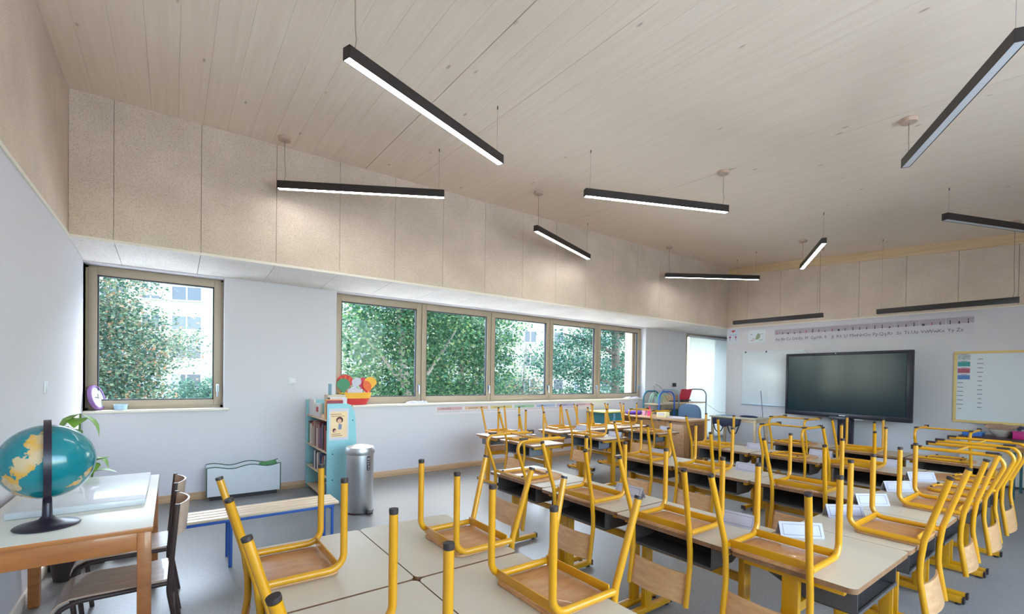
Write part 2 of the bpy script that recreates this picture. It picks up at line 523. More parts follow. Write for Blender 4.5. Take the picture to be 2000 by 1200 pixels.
# baseboards
struct(MB().box(XL, 9.74, YW-.016, YW, 0, .085).build('baseboard_front', base_wood, bevel=.003))
struct(MB().box(XL, XL+.016, YK, YW-.016, 0, .085).build('baseboard_left', trim_wood, bevel=.003))
struct(MB().box(XR-.016, XR, YK, YB, 0, .085).build('baseboard_right', trim_wood, bevel=.003))

# ------------------------------------------------------------------ windows
def sash(parent, x0, x1, z0, z1, y, fw, handle='R', glassname='pane'):
    f = MB()
    f.box(x0, x0+fw, y, y+.07, z0, z1); f.box(x1-fw, x1, y, y+.07, z0, z1)
    f.box(x0+fw, x1-fw, y, y+.07, z0, z0+fw); f.box(x0+fw, x1-fw, y, y+.07, z1-fw, z1)
    fo = f.build('sash', frame_taupe, parent, bevel=.004)
    g = MB(); t = .012
    a, b, c, d = x0+fw, x1-fw, z0+fw, z1-fw
    g.box(a, a+t, y+.012, y+.05, c, d); g.box(b-t, b, y+.012, y+.05, c, d)
    g.box(a, b, y+.012, y+.05, c, c+t); g.box(a, b, y+.012, y+.05, d-t, d)
    g.build('gasket', gasket, fo, smooth=False)
    MB().box(a+.004, b-.004, y+.028, y+.034, c+.004, d-.004).build(glassname, pane_glass, fo, smooth=False)
    hx = x1-fw*.5 if handle == 'R' else x0+fw*.5
    h = MB().cbox((hx, y-.006, 1.27), (.028, .012, .09))
    h.tube(fillet([(hx, y-.008, 1.30), (hx, y-.045, 1.30), (hx, y-.045, 1.17)], [.012]), .008, 8)
    h.build('handle', handle_metal, fo)
    return fo

w1 = struct(thing('window_1', None, None, (0,0,0)))
fr = MB(); y = 6.48
x0, x1, z0, z1 = W1
fr.box(x0, x0+.03, y, y+.1, z0, z1); fr.box(x1-.03, x1, y, y+.1, z0, z1)
fr.box(x0, x1, y, y+.1, z0, z0+.035); fr.box(x0, x1, y, y+.1, z1-.03, z1)
fr.build('frame', frame_taupe, w1, bevel=.003)
sash(w1, x0+.022, x1-.022, z0+.03, z1-.022, y-.012, .072)
MB().box(x0, x1+.05, YW-.03, 6.49, 1.012, 1.04).build('sill', trim_wood, w1, bevel=.004)

w2 = struct(thing('window_2', None, None, (0,0,0)))
x0, x1, z0, z1 = W2
fr = MB()
fr.box(x0, x0+.03, y, y+.1, z0, z1); fr.box(x1-.03, x1, y, y+.1, z0, z1)
fr.box(x0, x1, y, y+.1, z0, z0+.035); fr.box(x0, x1, y, y+.1, z1-.03, z1)
for xm in (3.05, 4.32, 5.63, 6.91): fr.box(xm-.03, xm+.03, y+.01, y+.09, z0, z1)
fr.build('frame', frame_taupe, w2, bevel=.003)
bx = [x0+.02, 3.05, 4.32, 5.63, 6.91, x1-.02]
for a, b in zip(bx[:-1], bx[1:]):
    sash(w2, a+.005, b-.005, z0+.03, z1-.022, y-.012, .078)
MB().box(x0-.02, x1+.02, YW-.035, 6.49, 1.008, 1.036).build('sill', trim_wood, w2, bevel=.004)
MB().box(x1-.13, x1-.002, 6.60, 6.80, z0, z1).build('outer_jamb', plain('jamb_rose', S(196,168,150), .6), w2, smooth=False)

# unseen window band behind the camera, added to light the fibre wall and ceiling
w3 = struct(thing('window_unseen', None, None, (0,0,0)))
fr = MB().box(-.2,5.7,YK-.2,YK-.1,.6,.67).box(-.2,5.7,YK-.2,YK-.1,3.23,3.3)
for k in range(6): fr.box(-.2+k*5.83/5, -.2+k*5.83/5+.07, YK-.2, YK-.1, .67, 3.23)
fr.build('frame', frame_taupe, w3, smooth=False)
for k in range(5): MB().box(-.13+k*5.83/5, -.2+(k+1)*5.83/5, YK-.155, YK-.149, .67, 3.23).build('pane', pane_glass, w3, smooth=False)

# glazed door with a lowered roller blind in the far corner
d1 = struct(thing('door_1', None, None, (0,0,0)))
x0, x1, z0, z1 = DO
fr = MB().box(x0, x0+.1, YW+.02, YW+.12, 0, z1).box(x1-.1, x1, YW+.02, YW+.12, 0, z1).box(x0+.1, x1-.1, YW+.02, YW+.12, z1-.08, z1).box(x0+.1, x1-.1, YW+.02, YW+.12, 0, .1)
fr.build('frame', frame_taupe, d1, bevel=.004)
MB().box(x0+.1, x1-.1, YW+.08, YW+.088, .1, z1-.08).build('pane', pane_glass, d1, smooth=False)
def make_blind_mat():
    m, nt, bs = newmat('blind_fabric')
    out = nt.nodes['Material Output']
    tl = nt.nodes.new('ShaderNodeBsdfTranslucent'); tl.inputs[0].default_value = (.55,.58,.57,1)
    bs.inputs['Base Color'].default_value = (.86,.88,.86,1); bs.inputs['Roughness'].default_value = .8
    mx = nt.nodes.new('ShaderNodeMixShader'); mx.inputs[0].default_value = .5
    nt.links.new(bs.outputs[0], mx.inputs[1]); nt.links.new(tl.outputs[0], mx.inputs[2])
    tr = nt.nodes.new('ShaderNodeBsdfTransparent')
    m2 = nt.nodes.new('ShaderNodeMixShader'); m2.inputs[0].default_value = .14
    nt.links.new(mx.outputs[0], m2.inputs[1]); nt.links.new(tr.outputs[0], m2.inputs[2])
    nt.links.new(m2.outputs[0], out.inputs[0])
    return m
blind_m = make_blind_mat()
bl = thing('roller_blind', 'white translucent roller blind pulled down over the glazed door in the corner', 'blind', (9.88, YW-.02, 0))
MB().box(0, 1.86, .0, .002, .03, 2.47).build('fabric', blind_m, bl, smooth=False)
MB().tube([(0,.005,2.495),(1.86,.005,2.495)], .026, 14).build('roller', white_plastic, bl)
MB().box(0, 1.86, -.008, .01, .012, .034).build('bottom_bar', white_plastic, bl, bevel=.003)
# ------------------------------------------------------------------ pupil desk
ZD = 0.65
def two_tone(me, top_m, side_m):
    me.materials.clear(); me.materials.append(top_m); me.materials.append(side_m)
    for p in me.polygons: p.material_index = 0 if abs(p.normal.z) > .7 else 1
    return me

def desk_proto(tray_mat):
    P = []
    me = MB().prism(rrect(-.249, .249, -.349, .349, .028), .022, t0=.628).mesh('tabletop', laminate)
    P.append(('tabletop', two_tone(me, laminate, desk_edge), None))
    t = MB(); zt = .627; w = .25; x0, x1 = -.225, .13; h0, h1 = .118, .05
    for y0, y1 in ((-w, -w+.005), (w-.005, w)):
        t.prism([(x0, zt), (x1, zt), (x1, zt-h1), (x1-.16, zt-h0), (x0, zt-h0)], y1-y0, ((0,y0,0),(1,0,0),(0,0,1),(0,1,0)))
    t.box(x0, x1-.16, -w, w, zt-h0, zt-h0+.005)
    t.add([(x1-.16,-w,zt-h0),(x1,-w,zt-h1),(x1,w,zt-h1),(x1-.16,w,zt-h0),(x1-.16,-w,zt-h0+.005),(x1,-w,zt-h1+.005),(x1,w,zt-h1+.005),(x1-.16,w,zt-h0+.005)],
          [(0,3,2,1),(4,5,6,7),(0,1,5,4),(1,2,6,5),(2,3,7,6),(3,0,4,7)])
    t.box(x1-.005, x1, -w, w, zt-h1, zt)
    t.box(x0-.004, x0+.004, -w, w, zt-h0, zt-h0+.014)
    P.append(('book_tray', t.mesh('book_tray', tray_mat, smooth=False), None))
    for s in (-1, 1):
        y = s*.30
        l = MB().box(-.034, .034, y-.016, y+.016, .045, .6).box(-.026, .026, y-.02, y+.02, .045, .34).box(-.2, .2, y-.016, y+.016, .598, .6275)
        P.append(('leg', l.mesh('leg', yellow, bevel=.004), None)); k = len(P)-1
        P.append(('foot_bar', MB().box(-.225, .225, y-.019, y+.019, .014, .05).mesh('foot_bar', yellow, bevel=.004), k))
        for sx in (-1, 1):
            P.append(('end_cap', MB().cbox((sx*.229, y, .032), (.012, .041, .039)).mesh('end_cap', black_plastic, smooth=False), k))
            P.append(('glide', MB().lathe([(.016, 0), (.016, .014)], 10, (sx*.2, y, .001)).mesh('glide', black_plastic), k))
    P.append(('crossbar', MB().box(.02, .05, -.284, .284, .395, .44).mesh('crossbar', yellow, bevel=.004), None))
    return P
desk_dark = desk_proto(tray_black)
desk_grey = desk_proto(tray_grey)

# (x0, x1, y0, y1, turn, tray, what tells it apart)
YEL = 'cream-topped yellow-legged desk, '
DESKS = [
 (.277, .777, 1.672, 2.375, 0, 'd', YEL + 'far left one of the foreground block of four'),
 (.277, .777, .962, 1.665, 0, 'd', YEL + 'near left one of the foreground block, cut by the frame'),
 (.78, 1.28, 1.672, 2.375, 180, 'd', YEL + 'far right one of the foreground block of four'),
 (.78, 1.28, .962, 1.665, 180, 'd', YEL + 'near right one of the foreground block, cut by the frame'),
 (2.165, 2.665, 2.54, 3.245, 0, 'd', YEL + 'window end of the second row, under the bent-runner chair'),
 (2.135, 2.635, 1.832, 2.534, 0, 'd', YEL + 'middle of the second row behind the foreground block'),
 (2.12, 2.62, 1.125, 1.826, 0, 'd', YEL + 'third of the second row, dark open tray facing us'),
 (2.116, 2.816, .622, 1.122, 90, 'd', YEL + 'nearest of the right-hand column, dark tray open to the right'),
 (2.818, 3.518, .622, 1.122, 90, 'd', YEL + 'second of the right-hand column'),
 (3.52, 4.22, .622, 1.122, 90, 'd', YEL + 'third of the right-hand column'),
 (4.222, 4.922, .622, 1.122, 90, 'd', YEL + 'fourth of the right-hand column, under a bent-runner chair'),
 (4.924, 5.624, .622, 1.122, 90, 'd', YEL + 'last of the right-hand column, under a bent-runner chair'),
 (3.71, 4.21, 2.53, 3.23, 0, 'd', YEL + 'window end of the third row'),
 (3.71, 4.21, 1.827, 2.527, 0, 'd', YEL + 'middle of the third row'),
 (3.71, 4.21, 1.125, 1.825, 0, 'd', YEL + 'right end of the third row'),
 (5.13, 5.63, 2.535, 3.24, 0, 'd', YEL + 'window end of the fourth row, in front of the wooden desk'),
 (5.13, 5.63, 1.829, 2.529, 0, 'd', YEL + 'middle of the fourth row, under a bent-runner chair'),
 (5.13, 5.63, 1.127, 1.827, 0, 'd', YEL + 'right end of the fourth row'),
 (6.32, 6.82, 2.185, 2.885, 0, 'd', YEL + 'window end of the last row before the screen'),
 (6.32, 6.82, 1.475, 2.175, 0, 'd', YEL + 'middle of the last row before the screen'),
 (6.32, 6.82, .765, 1.465, 0, 'd', YEL + 'right end of the last row before the screen'),
 (3.375, 3.875, 4.14, 4.84, 0, 'g', YEL + 'with grey tray, nearest of three beside the window column'),
 (4.53, 5.03, 4.11, 4.81, 0, 'g', YEL + 'with grey tray, second of three beside the window column'),
 (5.74, 6.24, 4.12, 4.82, 0, 'g', YEL + 'beside the window column, close to the wooden desk'),
 (3.41, 4.11, 4.97, 5.465, -90, 'g', YEL + 'nearest of the column along the window wall'),
 (4.53, 5.23, 4.97, 5.465, -90, 'g', YEL + 'second of the column along the window wall'),
 (5.24, 5.94, 4.97, 5.465, -90, 'g', YEL + 'third of the column along the window wall'),
 (5.95, 6.65, 4.97, 5.465, -90, 'g', YEL + 'last of the column along the window wall'),
]
for x0, x1, y0, y1, rz, tr, lab in DESKS:
    inst(desk_dark if tr == 'd' else desk_grey, 'school_desk', lab, 'desk', ((x0+x1)/2, (y0+y1)/2, 0), (0, 0, R(rz)), 'pupil desks of the classroom')

# ------------------------------------------------------------------ four-legged chair
def chair_a():
    P = []
    r = .0138; zr = -.0265; D = .29; W = .178; H = -.384
    P.append(('seat', MB().prism(rrect(.004, D-.012, -W+.006, W-.006, .03), .012, t0=-.012).mesh('seat', ply, bevel=.003), None))
    b = MB(); n = 10; vs = []
    for i in range(n+1):
        y = -W+.008 + (2*W-.016)*i/n
        xo = -.026*(1-(y/W)**2)
        for z, sh in ((.19, .004), (.335, -.026)):
            vs += [(sh+xo-.002, y, z), (sh+xo+.007, y, z)]
    fs = []
    for i in range(n):
        a = i*4; c = a+4
        fs += [(a,a+2,c+2,c), (a+1,c+1,c+3,a+3), (a,c,c+1,a+1), (a+2,a+3,c+3,c+2)]
    fs += [(0,1,3,2), (n*4, n*4+2, n*4+3, n*4+1)]
    P.append(('backrest', b.add(vs, fs).mesh('backrest', ply_back), None))
    for s in (-1, 1):
        y = s*W
        P.append(('leg', MB().tube(fillet([(D,y,H+.016),(D,y,zr),(-.004,y,zr)], [.058], 7), r, 12).mesh('leg', yellow), None)); k = len(P)-1
        P.append(('foot', MB().lathe([(.0146,0),(.0146,.009),(.0138,.017)], 12, (D,y,H)).mesh('foot', black_plastic), k))
        rear = [(-.105,y*1.13,H+.03),(-.016,y,-.04),(-.004,y,.06),(-.002,y,.15),(-.032,y,.345)]
        P.append(('leg', MB().tube(fillet(rear, [.12,.3,.3], 5), r, 12).mesh('leg', yellow), None)); k = len(P)-1
        P.append(('foot', MB().tube([(-.1085,y*1.133,H+.018),(-.1055,y*1.13,H+.028)], .0146, 12).mesh('foot', black_plastic), k))
    for x in (D-.022, .012):
        P.append(('crossbar', MB().cbox((x, 0, -.036), (.007, 2*W-.012, .036)).mesh('crossbar', yellow, bevel=.002), None))
    return P
CA = chair_a()

# ------------------------------------------------------------------ chair on bent runners
def chair_b():
    P = []
    r = .0125; W = .205
    out = [(.0,-.17),(.0,.17),(.05,.205),(.16,.215),(.32,.20),(.39,.165),(.42,.10),(.425,0),(.42,-.10),(.39,-.165),(.32,-.20),(.16,-.215),(.05,-.205)]
    P.append(('seat', MB().prism(out, .012, t0=-.012).mesh('seat', ply, bevel=.003), None))
    ring = fillet([(.0,0,-.025),(.0,.16,-.025),(.29,.14,-.025),(.29,-.14,-.025),(.0,-.16,-.025),(.0,-.001,-.025)], [.05,.06,.06,.05], 5)
    ring = [(p[0],p[1],p[2]) for p in ring]
    P.append(('seat_frame', MB().tube(ring, .0115, 10).tube([(-.016,-W,-.03),(.0,-.15,-.028),(.0,.15,-.028),(-.016,W,-.03)], .0115, 10).mesh('seat_frame', yellow), None)); k = len(P)-1
    for x, y in ((.0,.13),(.0,-.13),(.27,.1),(.27,-.1)):
        P.append(('buffer', MB().lathe([(.009,0),(.009,.01)], 10, (x, y, -.046)).mesh('buffer', black_plastic), k))
    for s in (-1, 1):
        y = s*W
        path = [(.36,y,-.328),(-.135,y,-.328),(-.022,y,-.03),(-.018,y,.10),(-.052,y,.345)]
        P.append(('leg', MB().tube(fillet(path, [.065,.14,.28], 8), r, 12).mesh('leg', yellow), None)); k = len(P)-1
        P.append(('end_cap', MB().box(.31,.366,y-.014,y+.014,-.347,-.332).box(.354,.368,y-.014,y+.014,-.347,-.314).mesh('end_cap', black_plastic), k))
        P.append(('glide', MB().box(-.085,-.02,y-.013,y+.013,-.347,-.334).mesh('glide', black_plastic), k))
    P.append(('crossbar', MB().tube([(.13,-W,-.328),(.13,W,-.328)], .009, 10).mesh('crossbar', yellow), None))
    b = MB(); n = 10; vs = []
    for i in range(n+1):
        y = -W + 2*W*i/n; xo = -.03*(1-(y/W)**2)
        for z, sh in ((.17, -.024), (.335, -.048)): vs += [(sh+xo-.002, y, z), (sh+xo+.007, y, z)]
    fs = []
    for i in range(n):
        a = i*4; c = a+4
        fs += [(a,a+2,c+2,c), (a+1,c+1,c+3,a+3), (a,c,c+1,a+1), (a+2,a+3,c+3,c+2)]
    fs += [(0,1,3,2), (n*4, n*4+2, n*4+3, n*4+1)]
    P.append(('backrest', b.add(vs, fs).mesh('backrest', ply_back), None))
    return P
CB = chair_b()

AL = 'upturned yellow four-legged chair, '
BL = 'upturned yellow chair on bent runners, '
CHAIRS = [
 ('a', .266, 2.05, 0, AL + 'on the far left desk of the foreground block'),
 ('a', .268, 1.19, 0, AL + 'nearest to us, legs cut by the bottom edge'),
 ('a', 1.287, 1.92, 180, AL + 'on the far right desk of the foreground block'),
 ('a', 1.287, 1.29, 180, AL + 'on the near right desk of the foreground block'),
 ('b', 2.157, 2.90, 0, BL + 'at the window end of the second row'),
 ('a', 2.127, 2.18, 0, AL + 'in the middle of the second row'),
 ('a', 2.112, 1.50, 0, AL + 'third in the second row, over the open dark tray'),
 ('a', 2.103, .952, 0, AL + 'on the nearest desk of the right-hand column'),
 ('a', 3.11, .611, 90, AL + 'on the second desk of the right-hand column'),
 ('a', 3.98, .611, 90, AL + 'on the third desk of the right-hand column'),
 ('b', 4.61, .612, 90, BL + 'fourth in the right-hand column'),
 ('b', 5.30, .612, 90, BL + 'last in the right-hand column'),
 ('a', 3.702, 2.92, 0, AL + 'at the window end of the third row'),
 ('a', 3.702, 2.29, 0, AL + 'in the middle of the third row'),
 ('a', 3.702, 1.46, 0, AL + 'at the right end of the third row'),
 ('a', 5.122, 3.03, 0, AL + 'in the fourth row, right of the wooden desk'),
 ('b', 5.122, 2.16, 0, BL + 'in the middle of the fourth row'),
 ('a', 5.122, 1.57, 0, AL + 'at the right end of the fourth row'),
 ('b', 6.312, 2.60, 0, BL + 'in the last row, left of the screen stand'),
 ('a', 6.312, 1.90, 0, AL + 'in the last row, in front of the screen stand'),
 ('b', 6.312, 1.15, 0, BL + 'at the right end of the last row'),
 ('a', 3.367, 4.47, 0, AL + 'on the nearest grey-trayed desk beside the window column'),
 ('a', 4.522, 4.50, 0, AL + 'on the second grey-trayed desk beside the window column'),
 ('b', 5.732, 4.40, 0, BL + 'on the desk in front of the wooden desk'),
 ('a', 3.78, 5.474, -90, AL + 'nearest of those along the window wall'),
 ('a', 4.92, 5.474, -90, AL + 'second of those along the window wall'),
 ('a', 5.62, 5.474, -90, AL + 'third of those along the window wall'),
 ('a', 6.37, 5.474, -90, AL + 'last of those along the window wall'),
]
for kd, x, y, rz, lab in CHAIRS:
    inst(CA if kd == 'a' else CB, 'school_chair', lab, 'chair', (x, y, ZD+.0005), (math.pi, 0, R(rz)), 'chairs put up on the desks')

# ------------------------------------------------------------------ pendant lamps
def lamp(a, b, z, lit, label, canopy_end, group='linear pendant lamps', side=False, wire=True):
    a, b = Vector((a[0],a[1],0)), Vector((b[0],b[1],0))
    c = (a+b)/2; d = b-a; L = d.length; ang = math.atan2(d.y, d.x)
    t = thing('pendant_lamp', label, 'lamp', (c.x, c.y, z), ang, group)
    w, h = .062, .078
    hs = MB()
    if side:   # light opening turned to the board wall (local +y)
        hs.box(-L/2, L/2, -w/2, w/2, 0, h)
        hs.build('housing', lamp_black, t, bevel=.002)
        MB().box(-L/2+.008, L/2-.008, w/2-.001, w/2+.002, .008, h-.008).build('diffuser', lamp_off, t, smooth=False)
    else:
        hs.box(-L/2, L/2, -w/2, -w/2+.004, 0, h); hs.box(-L/2, L/2, w/2-.004, w/2, 0, h)
        hs.box(-L/2, L/2, -w/2, w/2, h-.004, h); hs.box(-L/2, -L/2+.004, -w/2, w/2, 0, h); hs.box(L/2-.004, L/2, -w/2, w/2, 0, h)
        hs.build('housing', lamp_black, t, smooth=False)
        MB().box(-L/2+.005, L/2-.005, -w/2+.005, w/2-.005, .002, .012).build('diffuser', lamp_lit if lit else lamp_off, t, smooth=False)
    for s in (-1, 1):
        lx = s*(L/2-.06)
        wx, wy = c.x + math.cos(ang)*lx, c.y + math.sin(ang)*lx
        zz = zc(wx, wy) - z
        if s == canopy_end:
            cn = MB().lathe([(.056,0),(.06,.004),(.06,.034)], 20, (lx, 0, zz-.036)).build('canopy', canopy_m, t)
            MB().tube([(lx,0,h-.002),(lx+.012,0,h+.08),(lx+.004,0,h+(zz-h)*.4),(lx,0,zz-.034)], .0035, 6).build('cord', cord_m, t)
        else:
            MB().tube([(lx,0,h-.002),(lx,0,zz)], .0008, 5).tube([(lx,0,zz-.03),(lx,0,zz)], .005, 8).build('suspension_wire', steel_dark, t)
    return t
LB = 'black linear pendant lamp, '
lamp((.836,2.872), (2.367,3.429), 3.36, True, LB+'lit, largest and nearest at top centre', -1)
lamp((.87,5.30), (2.336,4.44), 3.36, True, LB+'lit, close to the fibre wall above the single window', -1)
lamp((3.805,4.691), (5.37,5.253), 3.36, True, LB+'lit, short-looking, in front of the fibre wall past mid-room', -1)
lamp((3.475,3.474), (5.076,2.803), 3.36, True, LB+'lit, in the middle of the ceiling', 1)
lamp((5.22,1.252), (3.784,.414), 3.36, False, LB+'switched off, steep at the top right corner', -1)
lamp((7.238,1.362), (8.82,.74), 3.36, False, LB+'switched off, cut by the right edge', 1)
lamp((8.60,3.41), (7.22,2.59), 3.36, True, LB+'lit, seen end-on above the screen', -1)
lamp((7.41,5.26), (8.907,4.27), 3.36, True, LB+'lit, deep in the far corner', -1)
lamp((9.3,4.95), (9.3,3.33), 2.60, False, LB+'switched off, hanging low left of the alphabet strip', 1, side=True)
lamp((9.3,2.55), (9.3,.97), 2.575, False, LB+'switched off, hanging low over the right end of the alphabet strip', 1, side=True)

# ------------------------------------------------------------------ name cards on the desks
def card(x, y, rz, lab, n=0):
    t = thing('name_card', lab, 'card', (x, y, ZD), R(rz), 'folded name cards on the desks')
    L, h, d = .21, .072, .034
    m = MB(); e = .0012
    for s in (-1, 1):
        m.add([(s*d,-L/2,.0004),(s*d,L/2,.0004),(0,L/2,h),(0,-L/2,h),(s*(d-e*2),-L/2,.0004),(s*(d-e*2),L/2,.0004),(-s*.0004,L/2,h-e),(-s*.0004,-L/2,h-e)],
              [(0,1,2,3),(7,6,5,4),(0,4,5,1),(1,5,6,2),(2,6,7,3),(3,7,4,0)])
    m.build('sheet', card_paper, t, smooth=False)
    b = MB()
    for s in (-1, 1):
        f = (Vector((s*d,0,0)), Vector((0,1,0)), Vector((-s*d,0,h)).normalized(), Vector((s*h,0,d)).normalized())
        Ls = math.hypot(d, h); th = .0022
        for (a0,a1,c0,c1) in ((-.09,.09,.012,.012+th),(-.09,.09,Ls-.014,Ls-.012),(-.09,-.09+th,.012,Ls-.012),(.09-th,.09,.012,Ls-.012)):
            b.prism([(a0,c0),(a1,c0),(a1,c1),(a0,c1)], .0006, f, .0003)
    b.build('printed_border', ink, t, smooth=False)
    return t
CL = 'folded white name card '
card(2.53, 2.05, 4, CL+'on the middle desk of the second row')
card(2.52, 1.30, 6, CL+'on the third desk of the second row')
card(2.62, 1.02, 46, CL+'on the nearest desk of the right-hand column')
card(3.22, 1.02, 50, CL+'tilted, on the second desk of the right-hand column')
card(3.69, 1.02, 55, CL+'on the third desk of the right-hand column')
card(4.335, 1.04, 55, CL+'behind the tall legs on the fourth column desk')
card(4.95, 1.04, 50, CL+'on the last desk of the right-hand column')
card(4.10, 2.93, 3, CL+'at the window end of the third row')
card(4.10, 2.02, 4, CL+'in the middle of the third row')
card(5.50, 2.62, 2, CL+'at the window end of the fourth row')
card(5.585, 1.99, 2, CL+'behind the bent-runner chair in the fourth row')
card(5.52, 1.40, 2, CL+'at the right end of the fourth row')
card(4.92, 4.25, 4, CL+'on the second desk beside the window column')
card(3.99, 5.08, 50, CL+'on the nearest desk along the window wall')
card(5.12, 5.08, 60, CL+'on the second desk along the window wall')
card(6.19, 4.33, 2, CL+'on the desk in front of the wooden desk')
# ------------------------------------------------------------------ left corner: table, globe, kids' chairs
t = thing('side_table', 'wooden table with pale laminate top against the left wall, carrying the globe', 'table', (0,0,0))
tx0, tx1, ty0, ty1, tz = -.705, -.068, 2.67, 4.01, .74
two_tone(MB().box(tx0, tx1, ty0, ty1, tz-.022, tz).build('tabletop', table_top, t, bevel=.003).data, table_top, table_wood)
ap = .085
for nm, b in (('apron', (tx0+.03, tx1-.012, ty0+.012, ty0+.034)), ('apron', (tx0+.03, tx1-.012, ty1-.034, ty1-.012)), ('apron', (tx1-.034, tx1-.012, ty0+.05, ty1-.05)), ('apron', (tx0+.012, tx0+.034, ty0+.05, ty1-.05))):
    MB().box(b[0], b[1], b[2], b[3], tz-.022-ap, tz-.0225).build(nm, table_wood, t, bevel=.003)
for lx in (tx0+.006, tx1-.058):
    for ly in (ty0+.006, ty1-.058):
        MB().box(lx, lx+.052, ly, ly+.052, 0.001, tz-.0228).build('leg', table_wood, t, bevel=.005)

# globe
def make_globe_mat():
    m, nt, bs = newmat('globe_map')
    tc = nt.nodes.new('ShaderNodeTexCoord')
    mp = nt.nodes.new('ShaderNodeMapping'); mp.inputs['Location'].default_value = (3.35, 1.9, .55)
    nt.links.new(tc.outputs['Object'], mp.inputs[0])
    nz = nt.nodes.new('ShaderNodeTexNoise'); nz.inputs['Scale'].default_value = 6.2; nz.inputs['Detail'].default_value = 7; nz.inputs['Roughness'].default_value = .55
    nt.links.new(mp.outputs[0], nz.inputs['Vector'])
    n2 = nt.nodes.new('ShaderNodeTexNoise'); n2.inputs['Scale'].default_value = 14
    nt.links.new(mp.outputs[0], n2.inputs['Vector'])
    land = ramp(nt, n2.outputs['Fac'], [(.4, S(214,160,60)), (.6, S(206,180,140))])
    mk = ramp(nt, nz.outputs['Fac'], [(.575, (0,0,0,1)), (.585, (1,1,1,1))])
    mx = nt.nodes.new('ShaderNodeMix'); mx.data_type = 'RGBA'
    mx.inputs[6].default_value = S(0, 122, 132)
    nt.links.new(mk.outputs[0], mx.inputs[0]); nt.links.new(land.outputs[0], mx.inputs[7])
    nt.links.new(mx.outputs[2], bs.inputs['Base Color'])
    bs.inputs['Roughness'].default_value = .22; bs.inputs['Coat Weight'].default_value = .5
    return m
g = thing('globe', 'teal and ochre terrestrial globe on a black stand, on the wooden table', 'globe', (-.455, 2.93, tz), R(9))
RG = .166; zg = .10+RG+.03
bm = bmesh.new(); bmesh.ops.create_uvsphere(bm, u_segments=48, v_segments=28, radius=RG)
me = bpy.data.meshes.new('ball'); bm.to_mesh(me); bm.free()
me.polygons.foreach_set('use_smooth', [True]*len(me.polygons)); me.materials.append(make_globe_mat())
bo = link('ball', me, g); bo.location = (0, 0, zg); bo.rotation_euler = (R(23), 0, R(40))
globe_black = plain('globe_black', S(40, 32, 46), .35)
mer = MB(); n = 36; vs = []; fs = []
# half meridian arm facing the camera: from top of the ball to the foot
for i in range(n+1):
    a = R(96) - R(190)*i/n
    for rr, yy_ in ((RG+.006,-.013),(RG+.022,-.013),(RG+.022,.013),(RG+.006,.013)):
        vs.append((yy_, -rr*math.cos(a), zg+rr*math.sin(a)))
for i in range(n):
    for k in range(4):
        k2 = (k+1) % 4; fs.append((i*4+k, i*4+k2, (i+1)*4+k2, (i+1)*4+k))
fs += [(0,1,2,3), tuple(n*4+k for k in (3,2,1,0))]
mer.add(vs, fs).build('meridian_arm', globe_black, g)
MB().lathe([(.11,.001),(.114,.006),(.108,.011),(.075,.018),(.03,.034),(.018,.05),(.016,.135)], 36).build('stand', globe_black, g)

# large flat box behind the globe
gloss_white = plain('gloss_white', S(200, 200, 200), .4, var=.02, coat=.6)
o = MB().box(-.632, -.112, 3.13, 3.93, tz+.0005, tz+.034).build('flat_box', gloss_white, bevel=.004)
tag(o, 'large flat glossy white box lying on the wooden table behind the globe', 'box')

# trailing plant behind the globe
leafm = plain('plant_leaf', S(120, 160, 60), .5, var=.3, scale=20)
def leaf(mb, base, tip, w, n=5, droop=.0):
    base, tip = Vector(base), Vector(tip); d = tip-base; side = d.cross(Vector((0,0,1)))
    if side.length < 1e-4: side = Vector((1,0,0))
    side.normalize(); up = side.cross(d).normalized()
    prof = [0, .7, 1, .85, .45, 0]
    vs = []; fs = []
    for i in range(n+1):
        f = i/n; p = base + d*f + up*(math.sin(f*math.pi)*d.length*.12) - Vector((0,0,1))*droop*f*f
        ww = w*prof[i]
        vs += [p-side*ww+up*ww*.25, p, p+side*ww+up*ww*.25]
    for i in range(n):
        a = i*3; fs += [(a,a+1,a+4,a+3),(a+1,a+2,a+5,a+4)]
    mb.add(vs, fs)
pl = thing('potted_plant', 'leafy green plant in a pot half hidden behind the globe', 'plant', (-.60, 3.965, tz))
pl.location = (-.585, 4.40, 0)
MB().lathe([(.07,.002),(.10,.24),(.106,.24),(.106,.26),(.095,.26),(.09,.2)], 24).build('pot', plain('pot_dark', S(58,48,46), .6), pl)
MB().lathe([(.085,.2),(.088,.225)], 20).build('soil', plain('soil', S(60,44,34), .9), pl)
st = MB()
stems = [((0,0,.22),(.05,-.02,.6),(.07,-.03,1.15)), ((0,0,.22),(-.01,.03,.6),(.0,.02,1.06)), ((0,0,.22),(.1,0,.5),(.15,-.02,.84))]
for a, b, c in stems: st.tube(fillet([a,b,c],[.3]), .006, 6)
st.build('stem', plain('plant_stem', S(96,120,60), .6), pl)
LV = [((.07,-.03,1.15),(-.03,-.06,1.0),.085), ((.07,-.03,1.15),(.17,-.04,.98),.055), ((.07,-.03,1.12),(.05,-.14,1.06),.06), ((0,.02,1.06),(-.09,.0,.99),.06), ((0,.02,1.04),(.05,.1,.96),.05),
      ((.15,-.02,.84),(.22,-.03,.75),.045), ((.15,-.02,.8),(.13,-.12,.72),.045), ((.11,0,.62),(.2,.0,.56),.045), ((.05,0,.58),(-.04,-.06,.53),.04), ((.15,-.02,.84),(.08,.05,.8),.04),
      ((.12,0,.78),(.24,-.05,.83),.04), ((.1,-.0,.72),(.27,-.04,.72),.04)]
for b, e, w in LV:
    m = MB(); leaf(m, b, e, w); m.build('leaf', leafm, pl)

